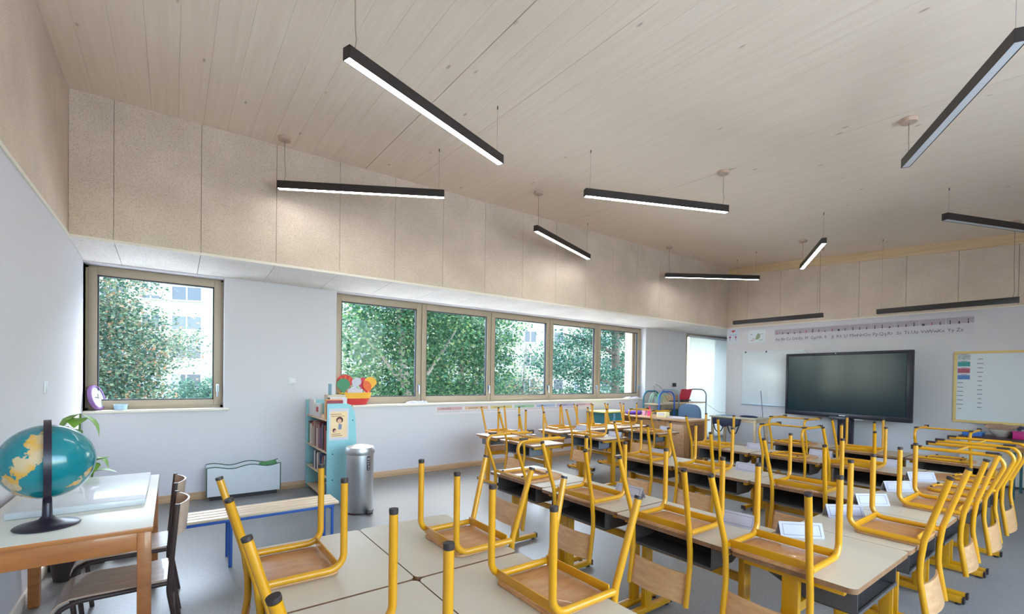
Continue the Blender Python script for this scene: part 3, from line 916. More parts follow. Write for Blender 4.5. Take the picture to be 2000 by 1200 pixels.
# upright kids' chairs pushed under the table
def kid_chair():
    P = []; r = .0115; W = .165
    n = 12; vs = []; prof = [(-.165,.392),(-.05,.386),(.12,.39),(.2,.388),(.24,.372),(.262,.345),(.268,.318)]
    for x, z in prof: vs += [(x,-W,z),(x,W,z),(x,W,z+.009),(x,-W,z+.009)]
    fs = [(0,3,2,1)]
    for i in range(len(prof)-1):
        for k in range(4):
            k2 = (k+1)%4; fs.append((i*4+k,i*4+k2,(i+1)*4+k2,(i+1)*4+k))
    L = (len(prof)-1)*4; fs.append((L,L+1,L+2,L+3))
    P.append(('seat', MB().add(vs, fs).mesh('seat', ply_light), None))
    for s in (-1, 1):
        y = s*W
        P.append(('leg', MB().tube(fillet([(.21,y,.0),(.235,y,.28),(.275,y,.34),(.17,y,.378),(-.16,y,.378)], [.1,.05,.1],5), r, 10).mesh('leg', brown_tube), None))
        P.append(('leg', MB().tube(fillet([(-.22,y,.0),(-.165,y,.34),(-.20,y,.775)], [.25],6), r, 10).mesh('leg', brown_tube), None))
    b = MB(); n = 10; vs = []
    for i in range(n+1):
        y = -W+2*W*i/n; xo = -.055*(1-(y/W)**2)
        for z, sh in ((.61, -.183), (.77, -.197)): vs += [(sh+xo-.004,y,z),(sh+xo+.005,y,z)]
    fs = []
    for i in range(n):
        a = i*4; c = a+4; fs += [(a,a+2,c+2,c),(a+1,c+1,c+3,a+3),(a,c,c+1,a+1),(a+2,a+3,c+3,c+2)]
    fs += [(0,1,3,2),(n*4,n*4+2,n*4+3,n*4+1)]
    P.append(('backrest', b.add(vs, fs).mesh('backrest', ply_light), None))
    P.append(('stretcher', MB().tube([(-.185,-W,.2),(-.185,W,.2)], .008, 8).mesh('stretcher', brown_tube), None))
    return P
KC = kid_chair()
inst(KC, 'tube_chair', 'brown tube chair with plywood seat pushed under the table, nearer one', 'chair', (-.175, 3.06, .001), (0,0,math.pi), 'brown tube chairs at the table')
inst(KC, 'tube_chair', 'brown tube chair with plywood seat pushed under the table, farther one', 'chair', (-.18, 3.62, .001), (0,0,math.pi), 'brown tube chairs at the table')

# crate with blue folders on the floor by the left wall
t = thing('floor_crate', 'low black crate on the floor under the table end', 'crate', (-.555, 4.72, 0))
m = MB(); m.box(-.15,.15,-.12,.12,.002,.012)
for b in ((-.15,.15,-.12,-.112),(-.15,.15,.112,.12),(-.15,-.142,-.112,.112),(.142,.15,-.112,.112)): m.box(b[0],b[1],b[2],b[3],.012,.13)
m.build('body', black_plastic, t)
for i, (xx, hh) in enumerate(((-.05,.2),(.0,.19),(.05,.2))):
    o = MB().box(-.53+xx-.018, -.53+xx+.018, 4.63, 4.81, .013, hh).build('folder', blue_paint, bevel=.004)
    tag(o, 'blue folder standing in the black crate, %s of three' % ('leftmost','middle','rightmost')[i], 'folder', 'folders in the floor crate')
t = thing('black_bag', 'slumped black bag on the floor beside the crate', 'bag', (-.27, 4.74, 0))
m = MB(); m.lathe([(.08,.001),(.105,.03),(.105,.08),(.08,.12),(.04,.14)], 16); m.build('pouch', black_plastic, t)
MB().tube(fillet([(-.06,0,.12),(-.04,0,.2),(.04,0,.2),(.06,0,.12)],[.04,.04]), .007, 8).build('handle', black_plastic, t)

# wall switch on the left wall and socket by the first window
def plate(name, label, cat, loc, axis):
    t = thing(name, label, cat, loc)
    if axis == 'x':
        MB().box(0,.009,-.042,.042,-.042,.042).build('plate', white_plastic, t, bevel=.003)
        MB().box(.009,.013,-.026,.026,-.026,.026).build('rocker', white_plastic, t, bevel=.002)
    else:
        MB().box(-.042,.042,-.009,0,-.042,.042).build('plate', white_plastic, t, bevel=.003)
        MB().box(-.026,.026,-.013,-.009,-.026,.026).build('rocker', white_plastic, t, bevel=.002)
    return t
plate('light_switch', 'white light switch on the left wall', 'switch', (XL, 4.62, 1.33), 'x')
plate('wall_socket', 'white outlet plate on the wall between the two windows', 'outlet', (1.216, YW, 1.355), 'y')
plate('wall_socket', 'white outlet plate low on the wall right of the long window, cable plugged in', 'outlet', (8.58, YW, 1.35), 'y')
plate('light_switch', 'white switch plate left of the black thermostat', 'switch', (9.09, YW, 1.33), 'y')
t = thing('thermostat', 'small black wall thermostat beside the roller blind', 'thermostat', (9.32, YW, 1.33))
MB().box(-.06,.06,-.025,0,-.042,.042).build('body', black_plastic, t, bevel=.004)
MB().box(-.02,.05,-.027,-.025,-.03,.03).build('display', steel_dark, t, smooth=False)

# clock leaning in the window corner
t = thing('wall_clock', 'round purple-rimmed clock leaning in the corner of the single window', 'clock', (-.605, 6.40, 1.042))
t.rotation_euler = (R(-14), R(8), R(70))
purple = plain('purple_plastic', S(140, 100, 156), .4)
face = plain('clock_face', S(206, 222, 224), .3)
prof = []
def ring_y(rs, name, m, parent, zc0=.135):
    mb = MB(); n = 32; vs = []; fs = []
    for r_, y_ in rs:
        for k in range(n):
            a = 2*math.pi*k/n; vs.append((r_*math.cos(a), y_, zc0+r_*math.sin(a)))
    for i in range(len(rs)-1):
        for k in range(n):
            k2 = (k+1)%n; fs.append((i*n+k,i*n+k2,(i+1)*n+k2,(i+1)*n+k))
    fs += [tuple(range(n)), tuple((len(rs)-1)*n+k for k in range(n))]
    return mb.add(vs, fs).build(name, m, parent)
ring_y([(.118,.03),(.134,.02),(.135,0),(.128,-.012),(.112,-.012),(.108,.0)], 'rim', purple, t)
ring_y([(.109,.004),(.109,-.003)], 'face', face, t)
MB().cbox((.012,-.005,.15),(.008,.002,.055)).build('hour_hand', ink_dark, t, smooth=False)
MB().cbox((-.02,-.0065,.133),(.06,.002,.006)).build('minute_hand', ink_dark, t, smooth=False)
t = thing('plastic_tub', 'pale blue plastic tub on the sill of the single window', 'tub', (-.44, 6.40, 1.041))
MB().lathe([(.052,.001),(.058,.05),(.061,.05),(.061,.056),(.055,.056),(.05,.006)], 24).build('bowl', plain('pale_blue_plastic', S(176,206,228), .4), t)

# white leaflet rack with a wavy top
t = thing('leaflet_rack', 'low white browsing rack with wavy green-edged top under the wall', 'rack', (.315, 6.15, 0))
Lr = .745
def wav(x): return .36 + .016*math.sin(x/Lr*4*math.pi+.6)
def wavy_panel(y0, th, z0, dz):
    n = 28; m = MB(); vs = []; fs = []
    for i in range(n+1):
        x = Lr*i/n; z = wav(x)+dz
        vs += [(x,y0,z0),(x,y0+th,z0),(x,y0+th,z),(x,y0,z)]
    for i in range(n):
        for k in range(4):
            k2=(k+1)%4; fs.append((i*4+k,i*4+k2,(i+1)*4+k2,(i+1)*4+k))
    fs += [(0,1,2,3), tuple(n*4+k for k in (3,2,1,0))]
    return m.add(vs, fs)
wavy_panel(.0,.016,.05,0).build('front_panel', white_plastic, t)
wavy_panel(.15,.016,.05,.02).build('back_panel', white_plastic, t)
for yy_, dz in ((.008,.0),(.158,.02)):
    MB().tube([(Lr*i/28,yy_,wav(Lr*i/28)+dz+.001) for i in range(29)], .0085, 6).build('edging', green_edge, t)
for x in (0, Lr-.016): MB().box(x,x+.016,.016,.15,.05,.36).build('side_panel', white_plastic, t)
for x in (-.006, Lr-.004):
    MB().box(x,x+.01,-.006,.014,.05,.375).build('edging', green_edge, t, bevel=.003)
for x in (.25,.5): MB().box(x,x+.01,.016,.15,.06,.335).build('divider', white_plastic, t)
MB().box(.0,Lr,.016,.15,.05,.066).build('bottom', white_plastic, t)
MB().box(.03,Lr-.03,.03,.14,.0,.05).build('plinth', black_plastic, t)
o = MB().beam((.315+.535,6.235,.353),(.315+.715,6.235,.378),.10,.006,(0,-.25,1)).build('booklet', plain('green_cover', S(64,140,70), .4, var=.3, scale=30))
tag(o, 'green illustrated booklet lying in the white rack', 'booklet')

# slatted bench with blue frame
t = thing('bench', 'pale slatted wooden bench with blue tube frame in front of the white rack', 'bench', (0,0,0))
zb = .385
for i in range(4):
    y0 = 3.962+i*.0745
    MB().box(-.02, 1.135, y0, y0+.063, zb-.02, zb).build('slat', bench_wood, t, bevel=.004)
for y in (3.985, 4.235):
    MB().box(.0,1.1,y-.012,y+.012,zb-.045,zb-.0205).build('rail', blue_paint, t, bevel=.004)
for x in (.355, 1.085):
    for y in (3.985, 4.235):
        MB().tube([(x,y,zb-.034),(x,y,0.002)], .013, 10).build('leg', blue_paint, t)
    MB().tube([(x,3.985,zb-.06),(x,4.235,zb-.06)], .011, 8).build('stretcher', blue_paint, t)

# pedal bin
t = thing('pedal_bin', 'tall brushed steel pedal bin beside the aqua bookcase', 'bin', (1.605, 4.87, 0))
MB().lathe([(.132,.004),(.138,.012),(.138,.615),(.134,.62)], 40).build('body', steel, t)
MB().lathe([(.144,.0),(.144,.014),(.138,.016)], 40).build('base_ring', black_plastic, t)
MB().lathe([(.146,.622),(.15,.63),(.15,.665),(.14,.69),(.09,.705),(.02,.709)], 40).build('lid', steel, t)
MB().box(.02,.075,-.205,-.13,.012,.032).build('pedal', black_plastic, t, bevel=.006)
lb = MB(); n = 6; 
a0 = R(-70)
def on_bin(da, z, rr=.1388): a = a0+da; return (rr*math.cos(a), rr*math.sin(a), z)
def bin_patch(mb, d0, d1, z0, z1, rr):
    n = 5; vs = []; fs = []
    for i in range(n+1):
        d = d0+(d1-d0)*i/n
        vs += [on_bin(d,z0,rr), on_bin(d,z1,rr), on_bin(d,z1,rr+.0006), on_bin(d,z0,rr+.0006)]
    for i in range(n):
        for k in range(4):
            k2=(k+1)%4; fs.append((i*4+k,i*4+k2,(i+1)*4+k2,(i+1)*4+k))
    fs += [(0,1,2,3), tuple(n*4+k for k in (3,2,1,0))]
    mb.add(vs, fs)
mb = MB(); bin_patch(mb, -.15, .15, .455, .6, .1384); mb.build('sticker', ink_dark, t)
mb = MB()
for z0, z1, d0, d1 in ((.562,.588,-.11,.12),(.54,.554,-.11,.12),(.515,.532,-.1,.08),(.478,.508,-.04,.08),(.463,.471,-.06,.1)): bin_patch(mb, d0, d1, z0, z1, .1391)
mb.build('sticker_print', steel, t)

# aqua bookcase
BX0, BX1, BY0, BY1 = 1.38, 1.735, 5.30, 6.31
bc = thing('bookcase', 'aqua-sided bookcase with pine shelves under the window end', 'bookcase', (0,0,0))
def side_panel(y, th):
    pol = [(BX0,.0),(BX1,.0),(BX1-.045,.98),(BX1-.065,1.06),(BX1-.10,1.105),(BX1-.14,1.125),(BX0,1.125)]
    return MB().prism(pol, th, ((0,y,0),(1,0,0),(0,0,1),(0,1,0)))
sp = side_panel(BY0, .018).build('side_panel', aqua, bc, bevel=.003)
side_panel(BY1-.018, .018).build('side_panel', aqua, bc, bevel=.003)
for bxp, bzp in ((1.44,.56),(1.44,.27),(1.66,.93),(1.66,.27)):
    MB().prism([(.008*math.cos(R(a)), .008*math.sin(R(a))) for a in range(0,360,45)], .002, ((bxp,BY0,bzp),(1,0,0),(0,0,1),(0,-1,0))).build('screw_cap', steel_dark, sp)
SH = [.06, .30, .575, .94]
for z in SH:
    MB().box(BX0+.01, BX1-.06, BY0+.018, BY1-.018, z-.018, z).build('shelf', pine, bc, bevel=.002)
MB().box(BX1-.075, BX1-.06, BY0+.018, BY1-.018, .06, 1.1).build('back_panel', pine, bc)
# poster on its end panel
po = thing('poster', 'small cream poster with a drawn child, taped on the aqua panel', 'poster', (BX0+.018, BY0-.0008, .715))
MB().box(0,.215,-.0012,0,0,.355).build('sheet', paper, po, smooth=False)
cream = plain('poster_cream', S(240, 206, 160), .7, var=.08, scale=14)
MB().box(.017,.198,-.0018,-.0012,.03,.32).build('print', cream, po, smooth=False)
def disc(mb, cx, cz, rx, rz_, y, n=20): mb.prism([(cx+rx*math.cos(2*math.pi*k/n), cz+rz_*math.sin(2*math.pi*k/n)) for k in range(n)], .0005, ((0,y,0),(1,0,0),(0,0,1),(0,-1,0)))
hairm = plain('print_hair', S(84,40,40), .7); skin = plain('print_skin', S(224,170,140), .7); redp = plain('print_red', S(190,60,40), .7); bluep = plain('print_blue', S(120,132,158), .7)
m = MB(); disc(m, .115,.225,.038,.036,-.0019); disc(m,.058,.11,.019,.024,-.0019); m.build('print_hair', hairm, po, smooth=False)['kind']='stuff'
m = MB(); disc(m, .113,.213,.024,.026,-.0024); disc(m,.066,.1,.013,.015,-.0024); m.build('print_faces', skin, po, smooth=False)['kind']='stuff'
m = MB().prism([(.1,.12),(.135,.12),(.14,.175),(.105,.185)], .0005, ((0,-.0019,0),(1,0,0),(0,0,1),(0,-1,0))); m.build('print_body', bluep, po, smooth=False)
m = MB()
for cx, cz, l in ((.085,.29,.13),(.1,.268,.15),(.08,.07,.1),(.09,.05,.12)):
    for k in range(int(l/.012)):
        x0 = cx-l/2+k*.012; m.prism([(x0,cz-.003),(x0+.008,cz-.004),(x0+.008,cz+.004),(x0,cz+.003)], .0005, ((0,-.0019,0),(1,0,0),(0,0,1),(0,-1,0)))
m.build('print_lines', hairm, po, smooth=False)['kind']='stuff'
# books, spines to the left (facing -x)
BC = [(S(214,206,200),'cream'),(S(150,40,60),'crimson'),(S(230,226,222),'white'),(S(70,90,130),'navy'),(S(170,140,120),'tan'),(S(60,62,70),'charcoal'),(S(200,80,50),'orange'),
      (S(90,130,150),'teal'),(S(196,190,170),'beige'),(S(130,60,70),'maroon'),(S(110,150,120),'green'),(S(120,110,150),'lilac')]
bms = [(plain('book_'+n, c, .5, var=.1, scale=40), n) for c, n in BC]
rnd = random.Random(3)
names = {.575: 'second shelf', .30: 'third shelf', .06: 'bottom shelf'}
ordw = ['first','second','third','fourth','fifth','sixth','seventh','eighth','ninth','tenth','eleventh','twelfth','thirteenth','fourteenth','fifteenth','sixteenth','seventeenth','eighteenth','nineteenth','twentieth','twenty-first','twenty-second','twenty-third','twenty-fourth','twenty-fifth','twenty-sixth','twenty-seventh','twenty-eighth','twenty-ninth','thirtieth']
pages = plain('book_pages', S(226,220,206), .8)
for z, hmin, hmax, y_end, cnt in ((.575,.22,.31,BY1-.03,30), (.30,.16,.22,BY1-.12,22), (.06,.14,.19,BY0+.32,5)):
    y = BY0+.03
    for i in range(cnt):
        th = rnd.uniform(.018,.045); h = rnd.uniform(hmin, hmax); dp = rnd.uniform(.17,.23)
        if y+th > y_end: break
        bmt, bn = bms[rnd.randrange(len(bms))]
        if z == .06 and i == 1: bmt, bn = (plain('book_yellow', S(222,196,60), .5), 'yellow')
        x0 = BX0+.02+rnd.uniform(0,.02)
        b = thing('book', '%s book, %s from the poster end on the %s of the aqua bookcase' % (bn, ordw[i], names[z]), 'book', (x0, y, z+.0006), 0, 'books in the aqua bookcase')
        MB().box(0,dp,0,.003,0,h).box(0,dp,th-.003,th,0,h).box(0,.003,.003,th-.003,0,h).build('cover', bmt, b, smooth=False)
        MB().box(.004,dp-.004,.0032,th-.0032,.003,h-.004).build('pages', pages, b, smooth=False)
        y += th+.0012
# top shelf: upright display books and boxes
def book(x0,x1,y0,y1,z0,z1,m,lab,rot=None):
    o = MB().box(x0,x1,y0,y1,z0,z1).build('display_book', m, bevel=.002); return tag(o, lab, 'book', 'books on top of the aqua bookcase')
book(1.40,1.42,5.98,6.24,.9406,1.14,bms[2][0],'pale grey picture book standing at the far end of the top shelf')
o = book(1.40,1.425,5.70,5.94,.9406,1.10,bms[0][0],'cream picture book with a red drawing, standing on the top shelf')
MB().box(1.3988,1.3998,5.77,5.87,1.0,1.06).build('cover_print', redp, o, smooth=False)
book(1.39,1.56,5.335,5.365,.9406,1.16,bms[1][0],'crimson book standing beside the aqua end panel, top shelf')
book(1.385,1.56,5.37,5.40,.9406,1.17,plain('book_orange', S(226,140,40), .5),'orange book standing next to the crimson one, top shelf')
t = thing('file_box', 'tan open file box standing on top of the bookcase', 'box', (1.45, 5.55, .9406))
m = MB().box(0,.2,0,.16,0,.006)
for b in ((0,.2,0,.006),(0,.2,.154,.16),(0,.006,.006,.154),(.194,.2,.006,.154)): m.box(b[0],b[1],b[2],b[3],.006,.27)
m.build('body', plain('cardboard_tan', S(206,190,164), .8), t)
o = MB().box(1.49,1.496,5.56,5.69,.95,1.34).build('folder', plain('folder_blue', S(140,176,186), .6)); tag(o, 'blue-grey folder sticking out of the tan file box', 'folder')
t = thing('paper_stack_box', 'white box with dark spine on the window end of the bookcase top', 'box', (1.44, 5.42, .9406))
MB().box(0,.19,0,.1,0,.245).build('body', paper, t, bevel=.002); MB().box(-.002,0,.0,.1,0,.245).build('spine', tv_black, t, smooth=False)

# cut-out basket with hot-air balloons on the sill
cb = thing('paper_basket', 'red and yellow cardboard basket with paper balloons on the window sill', 'display', (2.04, 6.42, 1.0365)); cb.scale = (1.32, .62, 1.05)
cR = plain('card_red', S(206,58,58), .6); cY = plain('card_yellow', S(240,180,60), .6); cG = plain('card_green', S(74,140,104), .6); cO = plain('card_orange', S(226,106,56), .6); cGr = plain('card_grey', S(196,194,206), .6); cP = plain('card_pink', S(200,60,90), .6)
def tub(r0, r1, z0, z1, m, nm): MB().lathe([(r0,z0),(r1,z1),(r1-.006,z1),(r0-.006,z0+.004)], 28).build(nm, m, cb)
tub(.115,.155,.002,.09,cR,'basket'); tub(.157,.172,.085,.16,cY,'basket_rim')
def balloon(cx, cy, cz, rx, rz_, m, ang=0, stripe=None):
    n = 22; pol = []
    for k in range(n):
        a = 2*math.pi*k/n; x = rx*math.cos(a); z = rz_*math.sin(a)
        if z < 0: x *= (1+ .55*z/rz_)
        if k > n*.7 and k < n*.8: z *= 1.35
        pol.append((x*math.cos(ang)-z*math.sin(ang), x*math.sin(ang)+z*math.cos(ang)))
    b = MB().prism(pol, .004, ((cx,cy,cz),(1,0,0),(0,0,1),(0,-1,0))).build('balloon', m, cb)
    if stripe:
        for q in (-.5,0,.5): MB().prism([(q*rx*1.1-.008,rz_*.85-abs(q)*.04),(q*rx*1.1+.008,rz_*.85-abs(q)*.04),(q*rx*.55+.004,-rz_*.8),(q*rx*.55-.004,-rz_*.8)], .001, ((cx,cy-.0042,cz),(1,0,0),(0,0,1),(0,-1,0))).build('stripe', stripe, b, smooth=False)
    return b
balloon(-.10,.02,.295,.085,.10,cR,.1,cO); balloon(-.13,-.06,.255,.07,.09,cG,.05); balloon(.01,.0,.29,.05,.07,cGr,-.3); balloon(.05,.03,.285,.045,.07,cGr,.35)
balloon(.10,.01,.26,.06,.1,cP,.25); balloon(.155,-.02,.285,.07,.085,cY,-.05); balloon(.12,-.05,.24,.045,.08,cO,.3)
MB().box(-.09,.06,-.1,-.02,.1,.20).build('paper_house', paper, cb); MB().prism([(-.1,.2),(.07,.2),(-.015,.235)], .09, ((0,-.105,0),(1,0,0),(0,0,1),(0,1,0))).build('paper_roof', cGr, cb)
MB().prism([(-.19,.0),(-.12,.0),(-.13,.15),(-.2,.13),(-.21,.06)], .006, ((0,-.12,0),(1,0,0),(0,0,1),(0,-1,0))).build('paper_figure', cG, cb)

# timeline strip taped under the sill
tl = thing('timeline_strip', 'long pale laminated timeline strip taped under the window sill', 'strip', (3.23, YW-.001, .86))
MB().box(0,3.46,-.0012,0,0,.115).build('sheet', plain('laminate_strip', S(224,214,216), .35), tl, smooth=False)
for i, c in enumerate([S(206,160,160),S(216,176,140),S(210,190,120),S(160,196,160),S(170,186,214),S(186,170,206),S(206,166,186)]):
    x = .03+i*.49
    MB().box(x,x+.44,-.0018,-.0012,.062,.11).build('colour_band', plain('band_%d'%i, c, .5), tl, smooth=False)
m = MB()
for i in range(150):
    x = .03+i*.0227; m.box(x,x+.005,-.0018,-.0012,.03,.03+(.018 if i%5 else .03))
for i in range(7):
    for k in range(6): m.box(.1+i*.49+k*.03,.12+i*.49+k*.03,-.0024,-.0018,.08,.092)
o = m.build('printed_marks', ink, tl, smooth=False); o['kind'] = 'stuff'
# papers on the sill
for i, (x, lab) in enumerate(((2.95,'crumpled white cloth lying mid-sill near the balloons'),(7.9,'heap of white paper at the far end of the sill'))):
    m = MB(); vs = []; fs = []; nx, ny = 12, 6; rr = random.Random(i)
    for a in range(nx+1):
        for b in range(ny+1):
            e = min(a, nx-a, b, ny-b)
            vs.append((x+(a/nx-.5)*(.34+.12*i), 6.335+(b/ny)*.12, 1.0375+(.0 if e == 0 else rr.uniform(.008,.04))))
    for a in range(nx):
        for b in range(ny):
            q = a*(ny+1)+b; fs.append((q,q+1,q+ny+2,q+ny+1))
    nv = len(vs); vs += [(p[0],p[1],1.0368) for p in vs]
    fs += [tuple(k+nv for k in f[::-1]) for f in fs]
    o = m.add(vs, fs).build('paper_heap' if i else 'white_cloth', paper, smooth=True); tag(o, lab, 'paper' if i else 'cloth')
# ------------------------------------------------------------------ board wall
XF = XR
# large touch screen on a stand, turned slightly
def make_screen_mat():
    m, nt, bs = newmat('screen_glass')
    bs.inputs['Base Color'].default_value = (.010,.030,.042,1)
    bs.inputs['Roughness'].default_value = .16; bs.inputs['Specular IOR Level'].default_value = .26
    bs.inputs['Coat Weight'].default_value = .0
    return m
A = Vector((9.83, 4.14, 0)); B = Vector((9.56, 2.13, 0)); u = (B-A).normalized(); c = (A+B)/2; Ls = (B-A).length
tv = thing('touch_screen', 'huge black-framed touch screen on a wheeled stand before the white wall', 'screen', (c.x, c.y, 0), math.atan2(u.y, u.x))
# local x runs left to right as seen, local y points away from the room (towards the wall)
z0, z1 = .805, 1.99; h = Ls/2
MB().box(-h,h,.0,.06,z0,z1).build('body', tv_black, tv, bevel=.01)
sg = MB().box(-h+.045,h-.085,-.003,.001,z0+.095,z1-.05).build('display', make_screen_mat(), tv, smooth=False)
for b in ((-h,h,z1-.045,z1),(-h,h,z0,z0+.085),(-h,-h+.04,z0+.08,z1-.04),(h-.08,h,z0+.08,z1-.04)):
    MB().box(b[0],b[1],-.01,.0,b[2],b[3]).build('bezel', tv_black, tv, bevel=.003)
MB().box(-.2,.14,-.03,-.005,z0-.035,z0+.02).build('control_bar', steel_dark, tv, bevel=.006)
MB().box(.2,.34,-.014,-.008,z0-.012,z0-.002).build('label_strip', white_plastic, tv, smooth=False)
MB().box(-.04,.06,-.012,-.0095,z0+.036,z0+.05).build('badge', steel, tv, smooth=False)
MB().cbox((-.12,-.011,z1-.018),(.016,.004,.016)).build('camera_dot', white_plastic, tv)
MB().box(-.1,.13,.065,.16,.1,1.6).build('column', tv_black, tv, bevel=.006)
MB().box(-.5,.5,.06,.12,1.3,1.36).build('mount_rail', tv_black, tv)
for s in (-1,1):
    MB().beam((s*.5,-.25,.09),(s*.12,.14,.09),.07,.05).build('stand_foot', tv_black, tv, bevel=.005)
    for yy_ in (-.22,):
        MB().tube([(s*.47-.015,yy_,.033),(s*.47+.015,yy_,.033)], .032, 14).build('caster', black_plastic, tv)
MB().box(-.2,.22,.06,.17,.06,.12).build('stand_base', tv_black, tv, bevel=.005)
for s in (-1,1): MB().tube([(s*.16-.012,.115,.033),(s*.16+.012,.115,.033)], .032, 14).build('caster', black_plastic, tv)

# whiteboard leaf left of the screen
t = thing('whiteboard', 'plain white board leaf beside the left edge of the screen', 'whiteboard', (XF-.02, 0, 0))
MB().box(0,.018,3.85,5.13,.945,2.05).build('panel', board_white, t, bevel=.003)
MB().box(-.035,.0,3.85,5.12,.936,.95).build('tray', handle_metal, t, bevel=.003)
MB().box(-.012,.0,3.9,5.16,2.05,2.085).build('rail', board_white, t, bevel=.003)
for yv in (5.05, 4.62): MB().cbox((-.016,yv,2.067),(.012,.03,.03)).build('clip', black_plastic, t, bevel=.005)
# yellow-framed whiteboard on the right
t = thing('whiteboard', 'white board in a pale yellow wooden frame at the right edge', 'whiteboard', (XF, 0, 0))
ya, yb, za, zb_ = 1.735, -.35, .845, 1.965
MB().box(-.02,-.001,yb,ya,za,zb_).build('panel', board_white, t)
yfr = plain('frame_yellow', S(226,198,130), .5)
fw_ = .04
for b in ((yb,ya,zb_-fw_,zb_),(yb,ya,za,za+fw_),(ya-fw_,ya,za+fw_,zb_-fw_),(yb,yb+fw_,za+fw_,zb_-fw_)):
    MB().box(-.032,-.02,b[0],b[1],b[2],b[3]).build('frame_bar', yfr, t, bevel=.004)
MB().box(-.07,-.032,yb+.1,ya-.25,za,za+.014).build('pen_tray', yfr, t, bevel=.003)
cols = [('grey and white', S(170,180,180)), ('green', S(60,150,150)), ('red and violet', S(170,90,110)), ('blue', S(90,130,190))]
for i, ((nm, c_), (zA, zB)) in enumerate(zip(cols, ((1.905,1.83),(1.80,1.725),(1.695,1.62),(1.59,1.52)))):
    o = thing('picture_card', nm+' landscape picture card at the top left of the yellow-framed board', 'card', (XF-.0215, 0, 0), 0, 'picture cards on the board')
    MB().box(-.001,0,1.545,1.69,zB,zA+.02).build('sheet', paper, o, smooth=False)
    MB().box(-.0016,-.001,1.548,1.687,zB+.003,zA).build('picture', plain('pic_%d'%i, c_, .5, var=.5, scale=30), o, smooth=False)
    MB().box(-.0016,-.001,1.58,1.65,zA+.006,zA+.012).build('caption', ink_dark, o, smooth=False)
rr = random.Random(5)
for ci, (yc, zst, n) in enumerate(((1.655,1.47,7),(1.435,1.84,12))):
    for i in range(n):
        zz = zst-i*.068; w = rr.uniform(.04,.075)
        o = thing('word_label', 'paper word label, %s down in the %s column on the yellow-framed board' % (ordw[i], ('left','right')[ci]), 'label', (XF-.0215, yc, zz), 0, 'word labels on the board')
        MB().box(-.001,0,-.05,.05,-.02,.02).build('sheet', board_white, o, smooth=False)
        MB().box(-.0016,-.001,-w/2,w/2,-.005,.005).build('word', ink, o, smooth=False)

# alphabet frieze
fr = thing('alphabet_frieze', 'laminated alphabet frieze of nine cards high on the white wall', 'frieze', (XF-.001, 4.475, 2.245))
fr.rotation_euler = (0,0,0)
fpaper = plain('frieze_paper', S(206,200,208), .3, var=.04); fband = plain('frieze_band', S(172,160,172), .4, var=.1, scale=8)
groups = [('A','B','C'),('D','E','F'),('G','H','I'),('J','K','L'),('M','N','O'),('P','Q','R'),('S','T','U'),('V','W','X'),('Y','Z','')]
cw = 2.96/9
letters_m = plain('letter_ink', S(92,88,110), .6)
rr = random.Random(11)
for i, gset in enumerate(groups):
    y0 = -i*cw
    cdo = MB().box(-.002,0,y0-cw+.004,y0,0,.285).build('card', fpaper, fr, smooth=False)
    MB().box(-.0026,-.002,y0-cw+.004,y0-.002,.17,.265).build('picture_band', fband, cdo, smooth=False)
    for k, ch in enumerate(gset):
        yc = y0-.05-k*.105
        if ch:
            me = text_mesh(ch+ch.lower(), .08, letters_m, 'letters', extrude=.0003)
            lo = link('letters', me, cdo); lo['kind'] = 'stuff'; lo.location = (-.0024, yc-.01, .065)
            lo.rotation_euler = (R(90), 0, R(-90))
        hh = rr.uniform(.02,.075); ww = rr.uniform(.014,.05) if hh < .04 else .016
        mm = [ink_dark, ink_dark, ink_dark, redp][rr.randrange(4)]
        MB().prism([(-ww/2,0),(ww/2,0),(ww/2*.6,hh*.55),(ww/2*.8,hh),(-ww/2*.8,hh),(-ww/2*.6,hh*.55)], .0006, ((-.0027,yc,.165),(0,-1,0),(0,0,1),(-1,0,0))).build('small_picture', mm, cdo, smooth=False)
# corner poster and leaf poster
t = thing('poster', 'narrow poster with a red bird shape and two red pins in the far corner', 'poster', (XF-.001, 5.47, 2.28))
MB().box(-.002,0,-.235,0,0,.325).build('sheet', plain('poster_blue_white', S(206,212,224), .5), t, smooth=False)
def flat(parent, name, pol, m, off=.0026): return MB().prism(pol, .0006, ((-off+.0006,0,0),(0,-1,0),(0,0,1),(-1,0,0))).build(name, m, parent, smooth=False)
flat(t, 'red_bird', [(.05,.275),(.1,.285),(.16,.283),(.17,.27),(.13,.255),(.115,.235),(.1,.24),(.095,.262)], redp)
lo = link('lettering', text_mesh('CALICOM', .038, plain('ink_blue', S(110,120,180), .6), extrude=.0003), t); lo.location = (-.0024,-.115,.185); lo.rotation_euler = (R(90),0,R(-90))
for cx in (.045,.175):
    o = flat(t, 'pin', [(cx+.022*math.cos(R(a)), .135+.022*math.sin(R(a))) for a in range(0,360,30)], plain('pin_red', S(160,60,90), .5))
    flat(t, 'pin_stem', [(cx-.006,.06),(cx+.006,.06),(cx+.006,.115),(cx-.006,.115)], plain('pin_violet', S(170,110,150), .5))
t = thing('poster', 'white poster with a grey-green leaf shape and small arrows', 'poster', (XF-.001, 5.02, 2.27))
MB().box(-.0015,0,-.36,0,0,.27).build('sheet', board_white, t, smooth=False)
olive = plain('print_olive', S(150,156,130), .6)
flat(t, 'leaf_shape', [(.145,.07),(.2,.065),(.235,.085),(.255,.13),(.25,.175),(.225,.195),(.2,.19),(.18,.165),(.165,.11)], olive)
